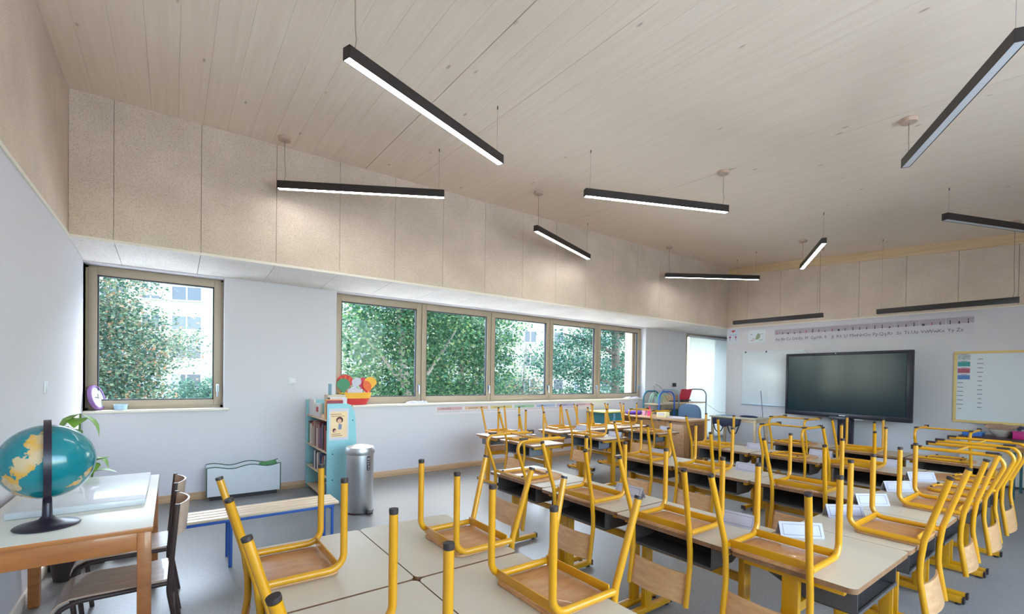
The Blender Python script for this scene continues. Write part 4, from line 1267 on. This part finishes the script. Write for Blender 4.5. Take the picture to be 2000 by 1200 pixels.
for pol, mm in (([(.05,.18),(.09,.168),(.09,.176),(.055,.195)],ink),([(.27,.17),(.31,.18),(.31,.188),(.27,.178)],ink),([(.06,.045),(.14,.05),(.14,.058),(.06,.055)],redp),([(.23,.045),(.31,.05),(.31,.057),(.23,.055)],ink),([(.1,.07),(.125,.07),(.12,.095),(.105,.095)],plain('print_rose', S(196,130,150), .6))):
    flat(t, 'mark', pol, mm)

# ------------------------------------------------------------------ teacher's corner
td = thing('teacher_desk', "oak teacher's desk with panelled pedestal near the corner", 'desk', (0,0,0))
dx0, dx1, dy0, dy1 = 7.12, 7.74, 4.58, 6.12
MB().box(dx0-.04, dx1+.02, dy0-.06, dy1+.02, .722, .752).build('desktop', oak_top, td, bevel=.004)
MB().box(dx0+.02, dx1-.02, dy0, dy0+.45, .03, .72).build('pedestal', oak, td, bevel=.004)
MB().box(dx0+.012, dx0+.02, dy0+.05, dy0+.40, .09, .66).build('pedestal_panel', oak_top, td, bevel=.003)
MB().box(dx0+.012, dx0+.02, dy0+.45, dy1-.36, .22, .70).build('modesty_panel', oak, td)
MB().box(dx0+.02, dx1-.02, dy1-.36, dy1, .03, .72).build('pedestal', oak, td, bevel=.004)
for k in range(3):
    MB().box(dx0+.004, dx0+.02, dy1-.34, dy1-.02, .08+k*.21, .27+k*.21).build('drawer_front', wood('drawer_wood%d'%k, S(120,72,38), S(146,92,52), (30,30,3), .4), td, bevel=.004)
MB().box(dx0+.1, dx1-.1, dy0-.008, dy0, .1, .66).build('side_inset', wood('oak_dark', S(110,70,42), S(132,88,56), (30,30,3), .5), td, bevel=.002)
for px_, py_ in ((dx0+.06,dy0+.05),(dx1-.08,dy0+.05),(dx0+.06,dy1-.08),(dx1-.08,dy1-.08)): MB().box(px_,px_+.04,py_,py_+.04,0.001,.03).build('foot', black_plastic, td)
# things on it
zt = .7525
o = MB(); o.lathe([(.02,.0),(.12,.002),(.15,.03),(.13,.07),(.06,.095),(.01,.1)], 18); ob = o.build('purple_pouch', plain('purple_cloth', S(84,40,150), .7, var=.3, scale=12))
ob.location = (7.36, 5.90, zt); ob.scale = (.8,1.25,.9); tag(ob, 'purple cloth pouch on the window end of the oak desk', 'pouch')
t = thing('bottle', 'pink plastic bottle standing on the oak desk', 'bottle', (7.32, 5.50, zt))
pk = plain('pink_plastic', S(240,70,130), .4)
MB().lathe([(.034,.0),(.036,.01),(.036,.12),(.014,.15),(.014,.155)], 18).build('body', pk, t); MB().lathe([(.016,.155),(.016,.185),(.012,.19)], 14).build('cap', redp, t)
t = thing('tumbler', 'pale pink beaker between the purple pouch and the pink bottle', 'beaker', (7.34, 5.63, zt))
MB().lathe([(.032,.0),(.038,.1),(.035,.1),(.03,.006)], 18).build('cup', plain('pale_pink', S(230,170,196), .4), t)
t = thing('tissue_box', 'pale yellow cardboard box on the oak desk', 'box', (7.33, 5.20, zt))
MB().box(-.06,.06,-.1,.1,0,.10).build('body', plain('box_cream', S(240,228,170), .6), t, bevel=.003); MB().box(-.0615,-.0602,-.07,.07,.03,.08).build('label', paper, t, smooth=False)
o = MB().box(7.25,7.46,4.72,5.05,zt,zt+.022).build('paper_stack', paper, bevel=.002); tag(o, 'stack of white sheets on the near end of the oak desk', 'paper')
o = MB().box(7.30,7.42,5.09,5.13,zt,zt+.008).build('notepad', board_white, bevel=.001); tag(o, 'narrow white notepad in the middle of the oak desk', 'notepad')

# grey office chair behind the desk
ch = thing('office_chair', 'grey-blue upholstered office chair behind the oak desk', 'chair', (8.1, 5.27, 0))
gf = plain('grey_fabric', S(92,112,136), .85, var=.12, scale=60)
n = 14; m = MB(); vs = []; fs = []
pol = []
for k in range(24):
    a = 2*math.pi*k/24; yv = .245*math.copysign(abs(math.cos(a))**.6, math.cos(a)); zv = .72+.25*math.copysign(abs(math.sin(a))**.7, math.sin(a)); pol.append((yv, zv))
MB().prism(pol, .07, ((.16,0,0),(0,1,0),(0,0,1),(1,0,0))).build('backrest', gf, ch, bevel=.02)
MB().prism(rrect(-.24,.2,-.23,.23,.07), .07, ((0,0,.42),(1,0,0),(0,1,0),(0,0,1))).build('seat', gf, ch, bevel=.015)
MB().tube([(0,0,.06),(0,0,.42)], .028, 12).build('gas_column', black_plastic, ch)
MB().tube(fillet([(.05,0,.41),(.25,0,.41),(.24,0,.6)],[.06]), .016, 8).build('back_bracket', black_plastic, ch)
for k in range(5):
    a = 2*math.pi*k/5; e = (.27*math.cos(a), .27*math.sin(a), .065)
    s_ = MB().tube([(0,0,.085),e], .017, 8, r2=.012).build('base_arm', black_plastic, ch)
    MB().tube([(e[0],e[1]-.012,.027),(e[0],e[1]+.012,.027)], .026, 12).build('caster', black_plastic, s_)

# blue tube trolley with spider plant
tr = thing('tube_trolley', 'blue tubular trolley frame under the spider plant', 'trolley', (0,0,0))
teal = plain('teal_paint', S(40,110,130), .4)
MB().tube(fillet([(7.92,6.10,.04),(7.92,6.10,1.2),(8.44,6.10,1.2),(8.44,6.10,.04)],[.16,.16],8), .018, 10).build('arch', teal, tr)
MB().tube(fillet([(7.92,5.72,.04),(7.92,5.72,1.2),(8.44,5.72,1.2),(8.44,5.72,.04)],[.16,.16],8), .018, 10).build('arch', blue_paint, tr)
for z in (.25,.93): MB().box(7.92,8.44,5.74,6.08,z,z+.018).build('shelf', pine, tr, bevel=.003)
for x in (7.92,8.44):
    for y in (5.72,6.10): MB().tube([(x,y-.01,.022),(x,y+.01,.022)], .021, 12).build('caster', black_plastic, tr)
sp = thing('spider_plant', 'spider plant with arching pale leaves on the blue trolley', 'plant', (8.14, 5.90, .949))
MB().lathe([(.06,.0),(.085,.11),(.09,.11),(.09,.13),(.08,.13),(.075,.1)], 20).build('pot', plain('pot_grey', S(150,160,166), .6), sp)
slm = plain('spider_leaf', S(120,176,140), .5, var=.35, scale=16)
rr = random.Random(2)
for k in range(26):
    a = rr.uniform(0,2*math.pi); L_ = rr.uniform(.16,.34); hh = rr.uniform(.08,.2)
    m = MB(); vs = []; fs = []; n = 6
    for i in range(n+1):
        f = i/n; x = L_*f; z = .12 + hh*math.sin(f*2.0) - (f**2.4)*.28
        w = .011*(1-f**2)+.001
        cx, cy = x*math.cos(a), x*math.sin(a)
        vs += [(cx-w*math.sin(a), cy+w*math.cos(a), z), (cx+w*math.sin(a), cy-w*math.cos(a), z)]
    for i in range(n): fs.append((i*2,i*2+1,i*2+3,i*2+2))
    m.add(vs, fs).build('leaf', slm, sp)

# pine cart with the red laptop
ct = thing('pine_cart', 'pine shelf cart with grey tube ends against the window wall', 'cart', (0,0,0))
greyt = plain('grey_tube', S(110,124,130), .4, .3)
cx0, cx1, cy0, cy1 = 8.62, 9.62, 5.72, 6.2
for z in (.12,.55,.94): MB().box(cx0,cx1,cy0,cy1,z,z+.022).build('shelf', pine, ct, bevel=.003)
MB().box(cx0,cx1,cy1-.018,cy1,.962,1.1).build('back_rail', pine, ct, bevel=.003)
MB().box(cx0,cx1,cy1-.018,cy1,.142,.94).build('back_panel', pine, ct)
for x in (cx0-.016, cx1+.016): MB().tube(fillet([(x,cy0,.045),(x,cy0,1.24),(x,cy1-.03,1.24),(x,cy1-.03,.045)],[.14,.14],7), .014, 10).build('tube_end', greyt, ct)
for x in (cx0-.016, cx1+.016):
    for y in (cy0, cy1-.03): MB().tube([(x-.01,y,.024),(x+.01,y,.024)], .023, 12).build('caster', black_plastic, ct)
o = MB().box(8.70,9.15,5.78,6.12,.573,.80).build('storage_box', plain('dark_green_box', S(44,76,70), .5), bevel=.01); tag(o, 'dark green storage box inside the pine cart', 'box')
lp = thing('laptop', 'open red laptop with its back to us on the pine cart', 'laptop', (9.08, 5.94, .963))
MB().box(-.2,.2,-.02,.22,.0,.02).build('base', black_plastic, lp, bevel=.004)
rl = plain('laptop_red', S(196,30,60), .35, var=.04)
MB().add([(-.2,-.02,.018),(.2,-.02,.018),(.2,-.10,.285),(-.2,-.10,.285),(-.2,-.008,.018),(.2,-.008,.018),(.2,-.088,.285),(-.2,-.088,.285)],[(0,1,2,3),(7,6,5,4),(0,4,5,1),(1,5,6,2),(2,6,7,3),(3,7,4,0)]).build('lid', rl, lp)
MB().box(-.2,.2,-.07,-.005,.02,.05).build('hinge_bar', steel_dark, lp, bevel=.003)
def cable(pts, lab, r=.004, rads=None):
    o = MB().tube(fillet(pts, rads or [.08]*(len(pts)-2), 5), r, 6).build('cable', black_plastic); return tag(o, lab, 'cable', 'loose cables')
cable([(8.60,6.318,1.34),(8.66,6.25,1.30),(8.80,6.22,1.18),(9.0,6.2,1.115)], 'black cable slanting from the wall outlet down to the laptop')
cable([(8.56,6.318,1.31),(8.52,6.28,1.26),(8.50,6.26,1.18),(8.49,6.25,1.08)], 'short black cable hanging from the wall outlet above the trolley')
cable([(9.66,5.70,.9),(9.72,5.45,.74),(9.55,5.2,.765)], 'thin cable sagging from the cart to the table below the board', .003)

# small yellow-topped cabinet by the window
yc_ = thing('play_cabinet', 'small cabinet with rounded yellow top and blue-green fronts by the window', 'cabinet', (6.72, 6.0, 0))
MB().prism(rrect(-.30,.33,-.2,.28,.12), .03, ((0,0,.81),(1,0,0),(0,1,0),(0,0,1))).build('top', plain('pale_yellow_top', S(246,234,140), .35), yc_, bevel=.008)
orange_leg = plain('orange_leg', S(226,150,60), .5)
for x in (-.24,.27):
    for y in (-.16,.22): MB().tube([(x,y,.001),(x,y,.81)], .02, 10).build('leg', orange_leg, yc_)
MB().box(-.22,.25,-.14,.2,.35,.8).build('body', plain('blue_green_panel', S(60,130,140), .5), yc_)
for x, cc in ((-.12,S(214,200,50)),(.14,S(214,200,50))):
    MB().prism(rrect(x-.07,x+.07,.38,.64,.05), .012, ((0,-.14,0),(1,0,0),(0,0,1),(0,-1,0))).build('front_shape', plain('yellow_shape', cc, .5), yc_)
MB().box(-.02,.04,-.152,-.14,.36,.79).build('front_bar', plain('sky_bar', S(120,180,214), .5), yc_)

# table under the board with a satchel hung on it
ft = thing('board_table', 'pale wooden table standing under the left end of the board', 'table', (0,0,0))
MB().box(8.75,9.32,4.18,5.12,.715,.74).build('tabletop', laminate, ft, bevel=.004)
MB().box(8.80,9.27,4.23,5.07,.65,.7145).build('apron', pine, ft)
for x in (8.78,9.25):
    for y in (4.21,5.05): MB().box(x,x+.045,y,y+.045,.001,.7148).build('leg', pine, ft, bevel=.004)
o = MB().box(8.86,9.16,4.78,5.05,.7405,.747).build('slate', plain('blue_card', S(120,160,190), .5), bevel=.001); tag(o, 'blue card lying on the pale table under the board', 'card')
o = MB().lathe([(.0,.0),(.10,.002),(.12,.018),(.08,.03),(.0,.034)], 16).build('dark_cloth', plain('navy_cloth', S(44,46,90), .8)); o.location = (9.0,4.45,.7405); o.scale = (.8,1.5,1); tag(o, 'crumpled navy cloth on the pale table under the board', 'cloth')
sb = thing('satchel', 'dark satchel with dangling straps hung at the front of the board table', 'bag', (8.70, 4.72, 0))
nv = plain('satchel_navy', S(52,52,72), .7, var=.2, scale=20)
MB().prism([(-.27,.71),(.27,.71),(.26,.58),(.14,.60),(.06,.54),(-.08,.58),(-.16,.55),(-.25,.60)], .1, ((.03,0,0),(0,1,0),(0,0,1),(-1,0,0))).build('body', nv, sb, bevel=.012)
for y0, y1, zl in ((-.25,-.02,.42),(.05,.26,.44)):
    MB().tube(fillet([(-.02,y0,.60),(-.03,(y0*3+y1)/4,zl),(-.03,(y0+3*y1)/4,zl),(-.02,y1,.58)],[.08,.08],5), .011, 8).build('strap', tv_black, sb)
# pointer leaning on the wall
o = MB().tube([(9.62,4.40,.002),(9.99,4.70,1.24)], .006, 8).build('pointer_stick', steel_dark); tag(o, 'thin dark pointer stick leaning against the white board leaf', 'stick')

# ------------------------------------------------------------------ right-hand cabinet and table
cb2 = thing('low_cabinet', 'low cabinet with dark top under the yellow-framed board', 'cabinet', (0,0,0))
MB().box(9.42,9.98,-.2,1.56,.66,.69).build('top', plain('cabinet_dark_top', S(70,44,52), .4), cb2, bevel=.003)
MB().box(9.44,9.96,-.18,1.54,.03,.66).build('body', plain('cabinet_body', S(206,204,200), .5), cb2, bevel=.003)
for k in range(3): MB().box(9.425,9.44,-.16+k*.57,.38+k*.57,.05,.64).build('door', plain('cabinet_door%d'%k, S(206,200,190), .5), cb2, bevel=.003)
t = thing('tray', 'blue plastic tray on the low cabinet', 'tray', (9.56, 1.42, .6905))
MB().prism(rrect(-.1,.1,-.11,.11,.03), .05, None).build('tub', plain('tray_blue', S(60,110,190), .4), t, bevel=.006); MB().prism(rrect(-.115,.115,-.125,.125,.035), .012, None, .05).build('rim', plain('tray_blue_rim', S(70,124,200), .4), t)
t = thing('wooden_bowl', 'pale bowl holding a curved wooden piece on the low cabinet', 'bowl', (9.70, 1.14, .6905))
MB().lathe([(.07,.0),(.13,.06),(.15,.11),(.143,.11),(.12,.06),(.06,.01)], 28).build('bowl', plain('bowl_pale', S(200,190,180), .5), t)
MB().prism([(-.16,.11),(.05,.10),(.13,.12),(.19,.19),(.08,.16),(-.02,.185),(-.15,.18),(-.19,.15)], .06, ((.03,0,0),(0,-1,0),(0,0,1),(-1,0,0))).build('wooden_piece', wood('driftwood', S(150,120,100), S(186,150,128), (10,10,10), .7), t, bevel=.01)
t = thing('pencil_pot', 'magenta plastic pot on the low cabinet', 'pot', (9.50, .955, .6905))
MB().prism(rrect(-.06,.06,-.06,.06,.015), .1, None).build('body', plain('magenta_plastic', S(190,30,120), .4), t, bevel=.004); MB().prism(rrect(-.068,.068,-.068,.068,.018), .01, None, .1).build('rim', plain('magenta_rim', S(200,40,130), .4), t)
t = thing('green_pot', 'lime green pot cut by the right edge, on the low cabinet', 'pot', (9.50, .80, .6905))
MB().lathe([(.055,.0),(.07,.09),(.064,.09),(.05,.008)], 20).build('body', plain('lime_plastic', S(130,180,40), .4), t)
for k in range(5):
    m = MB(); leaf(m, (0,0,.08), (.06*math.cos(k*1.26), .06*math.sin(k*1.26), .16), .02); m.build('paper_leaf', plain('lime_leaf%d'%k, S(120,186,50), .5), t)
t = thing('book_box', 'dark blue-grey box standing upright under the framed board', 'box', (9.80, .80, .6905))
MB().box(-.05,.05,-.2,.2,0,.155).build('body', plain('box_slate', S(84,86,112), .5), t, bevel=.004); MB().box(-.0515,-.05,-.16,.16,.09,.12).build('label', steel, t, smooth=False)
gt = thing('green_leg_table', 'wood-topped table on dark green legs at the right edge', 'table', (0,0,0))
MB().box(8.46,9.16,-.1,.93,.66,.69).build('tabletop', oak_top, gt, bevel=.004)
MB().box(8.5,9.12,-.06,.89,.6,.66).build('apron', oak, gt)
dg_ = plain('dark_green_paint', S(30,84,86), .4)
for x in (8.5,9.12):
    for y in (-.06,.89): MB().tube([(x,y,.001),(x,y,.6)], .014, 10).build('leg', dg_, gt)
# ------------------------------------------------------------------ outside
grass = plain('paving', S(216,211,203), .9, var=.12, scale=.8)
struct(MB().box(-80, 120, -80, 140, -3.9, -3.6).build('ground', grass, smooth=False))
bark = plain('bark', S(150,140,128), .9, var=.35, scale=6, bump=.5)
bark_dark = plain('bark_dark', S(104,92,82), .9, var=.35, scale=6, bump=.5)
leaf_a = foliage('leaves_green', [(0, S(26,66,46)), (.5, S(52,98,64)), (.85, S(90,126,76)), (1, S(136,150,94))])
leaf_b = foliage('leaves_autumn', [(0, S(32,62,52)), (.5, S(66,96,74)), (.8, S(108,124,90)), (.94, S(146,118,88)), (1, S(158,104,82))])
leaf_c = foliage('leaves_deep', [(0, S(24,60,54)), (.5, S(46,92,74)), (1, S(94,126,92))])
def tree(name, label, loc, trunk, blobs, nleaf, size, m, seed, bk=None, group='trees outside the windows', flat_=1.0):
    rr = random.Random(seed); nleaf = int(nleaf*2.2); size = size*.62
    t = thing(name, label, 'tree', loc, 0, group)
    bk = bk or bark
    MB().tube(fillet(trunk['path'], [.8]*(len(trunk['path'])-2), 4), trunk['r'], 10, r2=trunk['r']*.45).build('trunk', bk, t)
    for pts, r_ in trunk.get('branches', []):
        MB().tube(fillet(pts, [.4]*(len(pts)-2), 3), r_, 7, r2=r_*.4).build('branch', bk, t)
    vs = []; fs = []
    tot = sum(b[3]*b[4]*b[5] for b in blobs)
    for (cx,cy,cz,rx,ry,rz_) in blobs:
        n = int(nleaf*rx*ry*rz_/tot)
        # leaves gather in sprays
        ns = max(6, n//30)
        for k in range(ns):
            while True:
                p = Vector((rr.uniform(-1,1), rr.uniform(-1,1), rr.uniform(-1,1)))
                if .25 < p.length < 1: break
            sc = Vector((cx+p.x*rx, cy+p.y*ry, cz+p.z*rz_))
            for j in range(n//ns):
                q = sc + Vector((rr.gauss(0,.22), rr.gauss(0,.22), rr.gauss(0,.16*flat_)))
                a = Vector((rr.gauss(0,1), rr.gauss(0,1), rr.gauss(0,.5))).normalized()
                nn = Vector((rr.gauss(0,.6), rr.gauss(0,.6)-.3, rr.gauss(0,.5)+.7)).normalized()
                b = nn.cross(a)
                if b.length < .1: continue
                b.normalize(); a = b.cross(nn).normalized()
                s = size*rr.uniform(.6,1.25); w = s*.42
                o = len(vs)
                vs += [q-a*s*.5, q+b*w*.8+a*s*.02+nn*w*.2, q+a*s*.5, q-b*w*.8+a*s*.02+nn*w*.2]
                fs += [(o,o+1,o+2),(o,o+2,o+3)]
    me = bpy.data.meshes.new('foliage'); me.from_pydata([tuple(v) for v in vs], [], fs); me.materials.append(m)
    o = link('foliage', me, t); o['kind'] = 'stuff'
    return t
GZ = -3.6
tree('maple_tree', 'leafy tree turning brown at the left of the single window', (-2.05,14.6,GZ),
     {'path':[(0,0,0),(.1,0,2.5),(-.1,.1,6.5)],'r':.22,'branches':[([(0,0,2.6),(1.2,-.2,3.9),(2.0,-.3,4.4)],.08),([(0,0,3.6),(1.3,.1,5.2),(2.0,.1,5.9)],.08),([(0,0,4.2),(-1.4,0,5.6)],.08),([(0,0,5),(.9,0,6.9)],.06)]},
     [(0,0,5.0,1.95,1.7,2.3),(.6,-.3,4.0,1.7,1.4,1.3),(.9,0,5.9,1.7,1.3,.9),(.2,0,7.4,1.6,1.4,1.1),(-1,0,4,1.6,1.5,2)], 26000, .135, leaf_b, 1)
tree('maple_tree', 'big green maple with pale forked trunk filling the first pane', (4.75,10.5,GZ),
     {'path':[(0,0,0),(0,0,3.6),(-.25,.05,5.2),(-.45,.1,8)],'r':.16,'branches':[([(0,0,4.0),(.3,.0,4.9),(.35,.1,6.6)],.085),([(-.1,0,4.6),(-.8,0,5.5),(-1.5,.1,6.2)],.05),([(.3,0,5.0),(1.1,.2,6),(1.6,.2,6.8)],.05)]},
     [(-.6,.2,5.9,1.3,1.1,1.5),(.3,.5,6.4,1.5,1.1,1.1),(-.9,.5,4.4,1.0,1.1,.9),(.9,.6,4.7,.9,1.0,1.1),(-.1,.9,4.3,1.2,.5,.8),(.2,.4,7.8,1.8,1.2,.9)], 12000, .15, leaf_a, 2)
tree('maple_tree', 'yellowing green tree behind the second pane of the long window', (7.2,12.4,GZ),
     {'path':[(0,0,0),(.1,0,3),(-.1,0,7.5)],'r':.17,'branches':[([(0,0,4),(1,0,5.8),(1.3,0,7)],.07),([(0,0,3.6),(-1.2,0,5.6),(-1.5,.1,6.6)],.07)]},
     [(0,0,5.2,1.7,1.4,1.6),(.5,0,6.6,1.5,1.3,1.3),(-.9,.2,4.3,1.1,1.2,1.1),(.4,0,3.9,1.4,1.2,1.0),(-.6,.2,7.2,1.3,1.2,1)], 11500, .16, leaf_a, 3)
tree('cedar_tree', 'dark layered conifer with visible trunk behind the last pane', (13.3,11.6,GZ),
     {'path':[(0,0,0),(.1,0,4),(0,0,9)],'r':.3,'branches':[([(0,0,3+.6*k),((-1)**k*1.2,.2*(k%3-1),3.3+.62*k),((-1)**k*2.3,.3*(k%3-1),3.35+.65*k)],.07) for k in range(8)]},
     [((-1)**k*1.2, .2*(k%3-1), 3.25+.62*k, 1.7, 1.3, .28) for k in range(9)]+[(-2.2,0,4.2,1.3,1.2,.5),(-2.6,.2,5.6,1.3,1.2,.5),(0,0,7.8,2.2,1.5,1.0)], 14000, .17, leaf_c, 4, bark_dark)
tree('birch_tree', 'thin drooping tree with pale branches low in the third pane', (11.2,14.8,GZ),
     {'path':[(0,0,0),(.1,0,3),(.4,0,6.4)],'r':.12,'branches':[([(0,0,3),(-1.2,0,4.5),(-2.2,0,4.3)],.05),([(0,0,3.4),(1.1,0,5),(2,0,5.2)],.05)]},
     [(-.9,0,4.0,1.5,1.1,.7),(.5,0,4.6,1.2,1.1,.8),(-1.6,.2,3.2,1.2,1.0,.6),(.3,0,3.4,1.6,1.2,.6)], 4200, .15, leaf_b, 5)
tree('round_shrub', 'rounded bright green shrub by the pale building, third pane', (18.2,26.0,GZ),
     {'path':[(0,0,0),(0,0,3.2)],'r':.15}, [(0,0,3.9,1.6,1.5,1.35)], 2600, .24, leaf_c, 6)
tree('round_shrub', 'rounded green shrub low in the single window', (1.5,33.0,GZ),
     {'path':[(0,0,0),(0,0,3.0)],'r':.15}, [(0,0,3.3,1.9,1.6,1.3)], 2600, .26, leaf_c, 7)

# pale apartment block
def building(name, label, p0, p1, z0, z1, depth, rows, first, pitch, big):
    a = Vector((p0[0],p0[1],0)); b = Vector((p1[0],p1[1],0)); L = (b-a).length; u = (b-a).normalized()
    t = thing(name, label, 'building', (a.x, a.y, 0), math.atan2(u.y, u.x))
    cream_w = MATS.get('facade_cream') or plain('facade_cream', S(126,122,106), .85, var=.03, scale=.5)
    MB().box(0, L, .12, depth, z0, z1).build('wall', cream_w, t, smooth=False)
    wfm = MATS.get('pvc_white') or plain('pvc_white', S(146,148,146), .4)
    gl = MATS.get('far_glass') or plain('far_glass', S(34,42,58), .15, var=.3, scale=.6)
    sh_m = MATS.get('shutter_white') or plain('shutter_white', S(128,136,136), .6)
    cu = MATS.get('curtain') or plain('curtain', S(120,120,126), .8)
    def win(w, h):
        P = [('frame', (MB().box(-w/2,-w/2+.07,0,.1,0,h).box(w/2-.07,w/2,0,.1,0,h).box(-w/2+.07,w/2-.07,0,.1,0,.07).box(-w/2+.07,w/2-.07,0,.1,h-.07,h).box(-.06,.06,0,.1,.07,h-.07)).mesh('window_frame', wfm, smooth=False)),
             ('pane', MB().box(-w/2+.07,w/2-.07,.05,.07,.07,h-.07).mesh('pane', gl, smooth=False)),
             ('sill', MB().box(-w/2-.08,w/2+.08,-.1,.1,-.08,0).mesh('sill', wfm, smooth=False)),
             ('shutter', MB().box(-w/2+.02,w/2-.02,.02,.05,h*.25,h).mesh('shutter', sh_m, smooth=False))]
        return P
    WA, WB = win(1.5, 1.35), win(2.5, 1.35)
    rr = random.Random(9)
    xs = []; x = first
    k = 0
    while x < L-2:
        xs.append((x, k % 2)); x += pitch[k % 2]; k += 1
    # facade skin with real openings
    fac = MB()
    bands = [z0] + [v for zr in rows for v in (zr-.68, zr+.67)] + [z1]
    for i in range(0, len(bands), 2): fac.box(0, L, 0, .12, bands[i], bands[i+1])
    for zr in rows:
        e = 0
        for x, kk in xs:
            w = (1.5, 2.5)[kk]
            fac.box(e, x-w/2, 0, .12, zr-.68, zr+.67); e = x+w/2
        fac.box(e, L, 0, .12, zr-.68, zr+.67)
    fac.build('facade', cream_w, t, smooth=False)
    for zr in rows:
        for x, kk in xs:
            W = WB if kk else WA
            fo = link('window', W[0][1], t); fo.location = (x, .01, zr-.68)
            link('pane', W[1][1], fo); link('sill', W[2][1], fo)
            if rr.random() < .35: link('shutter', W[3][1], fo)
            elif rr.random() < .5:
                w = (1.5,2.5)[kk]; cm = link('curtain', MB().box(-w/2+.08,-w/2+.08+w*.28,.046,.05,.08,1.27).mesh('curtain', cu, smooth=False), fo)
    MB().box(-.3, L+.3, -.3, depth+.3, z1, z1+.3).build('roof_edge', sh_m, t, smooth=False)
building('apartment_block', 'long pale cream apartment block with white windows behind the trees', (-14.5, 59.3), (46.0, 36.8), -3.6, 15.6, 12,
         [-2.1, .65, 3.4, 6.15, 8.9, 11.65, 14.3], 1.3, (2.9, 3.3), None)
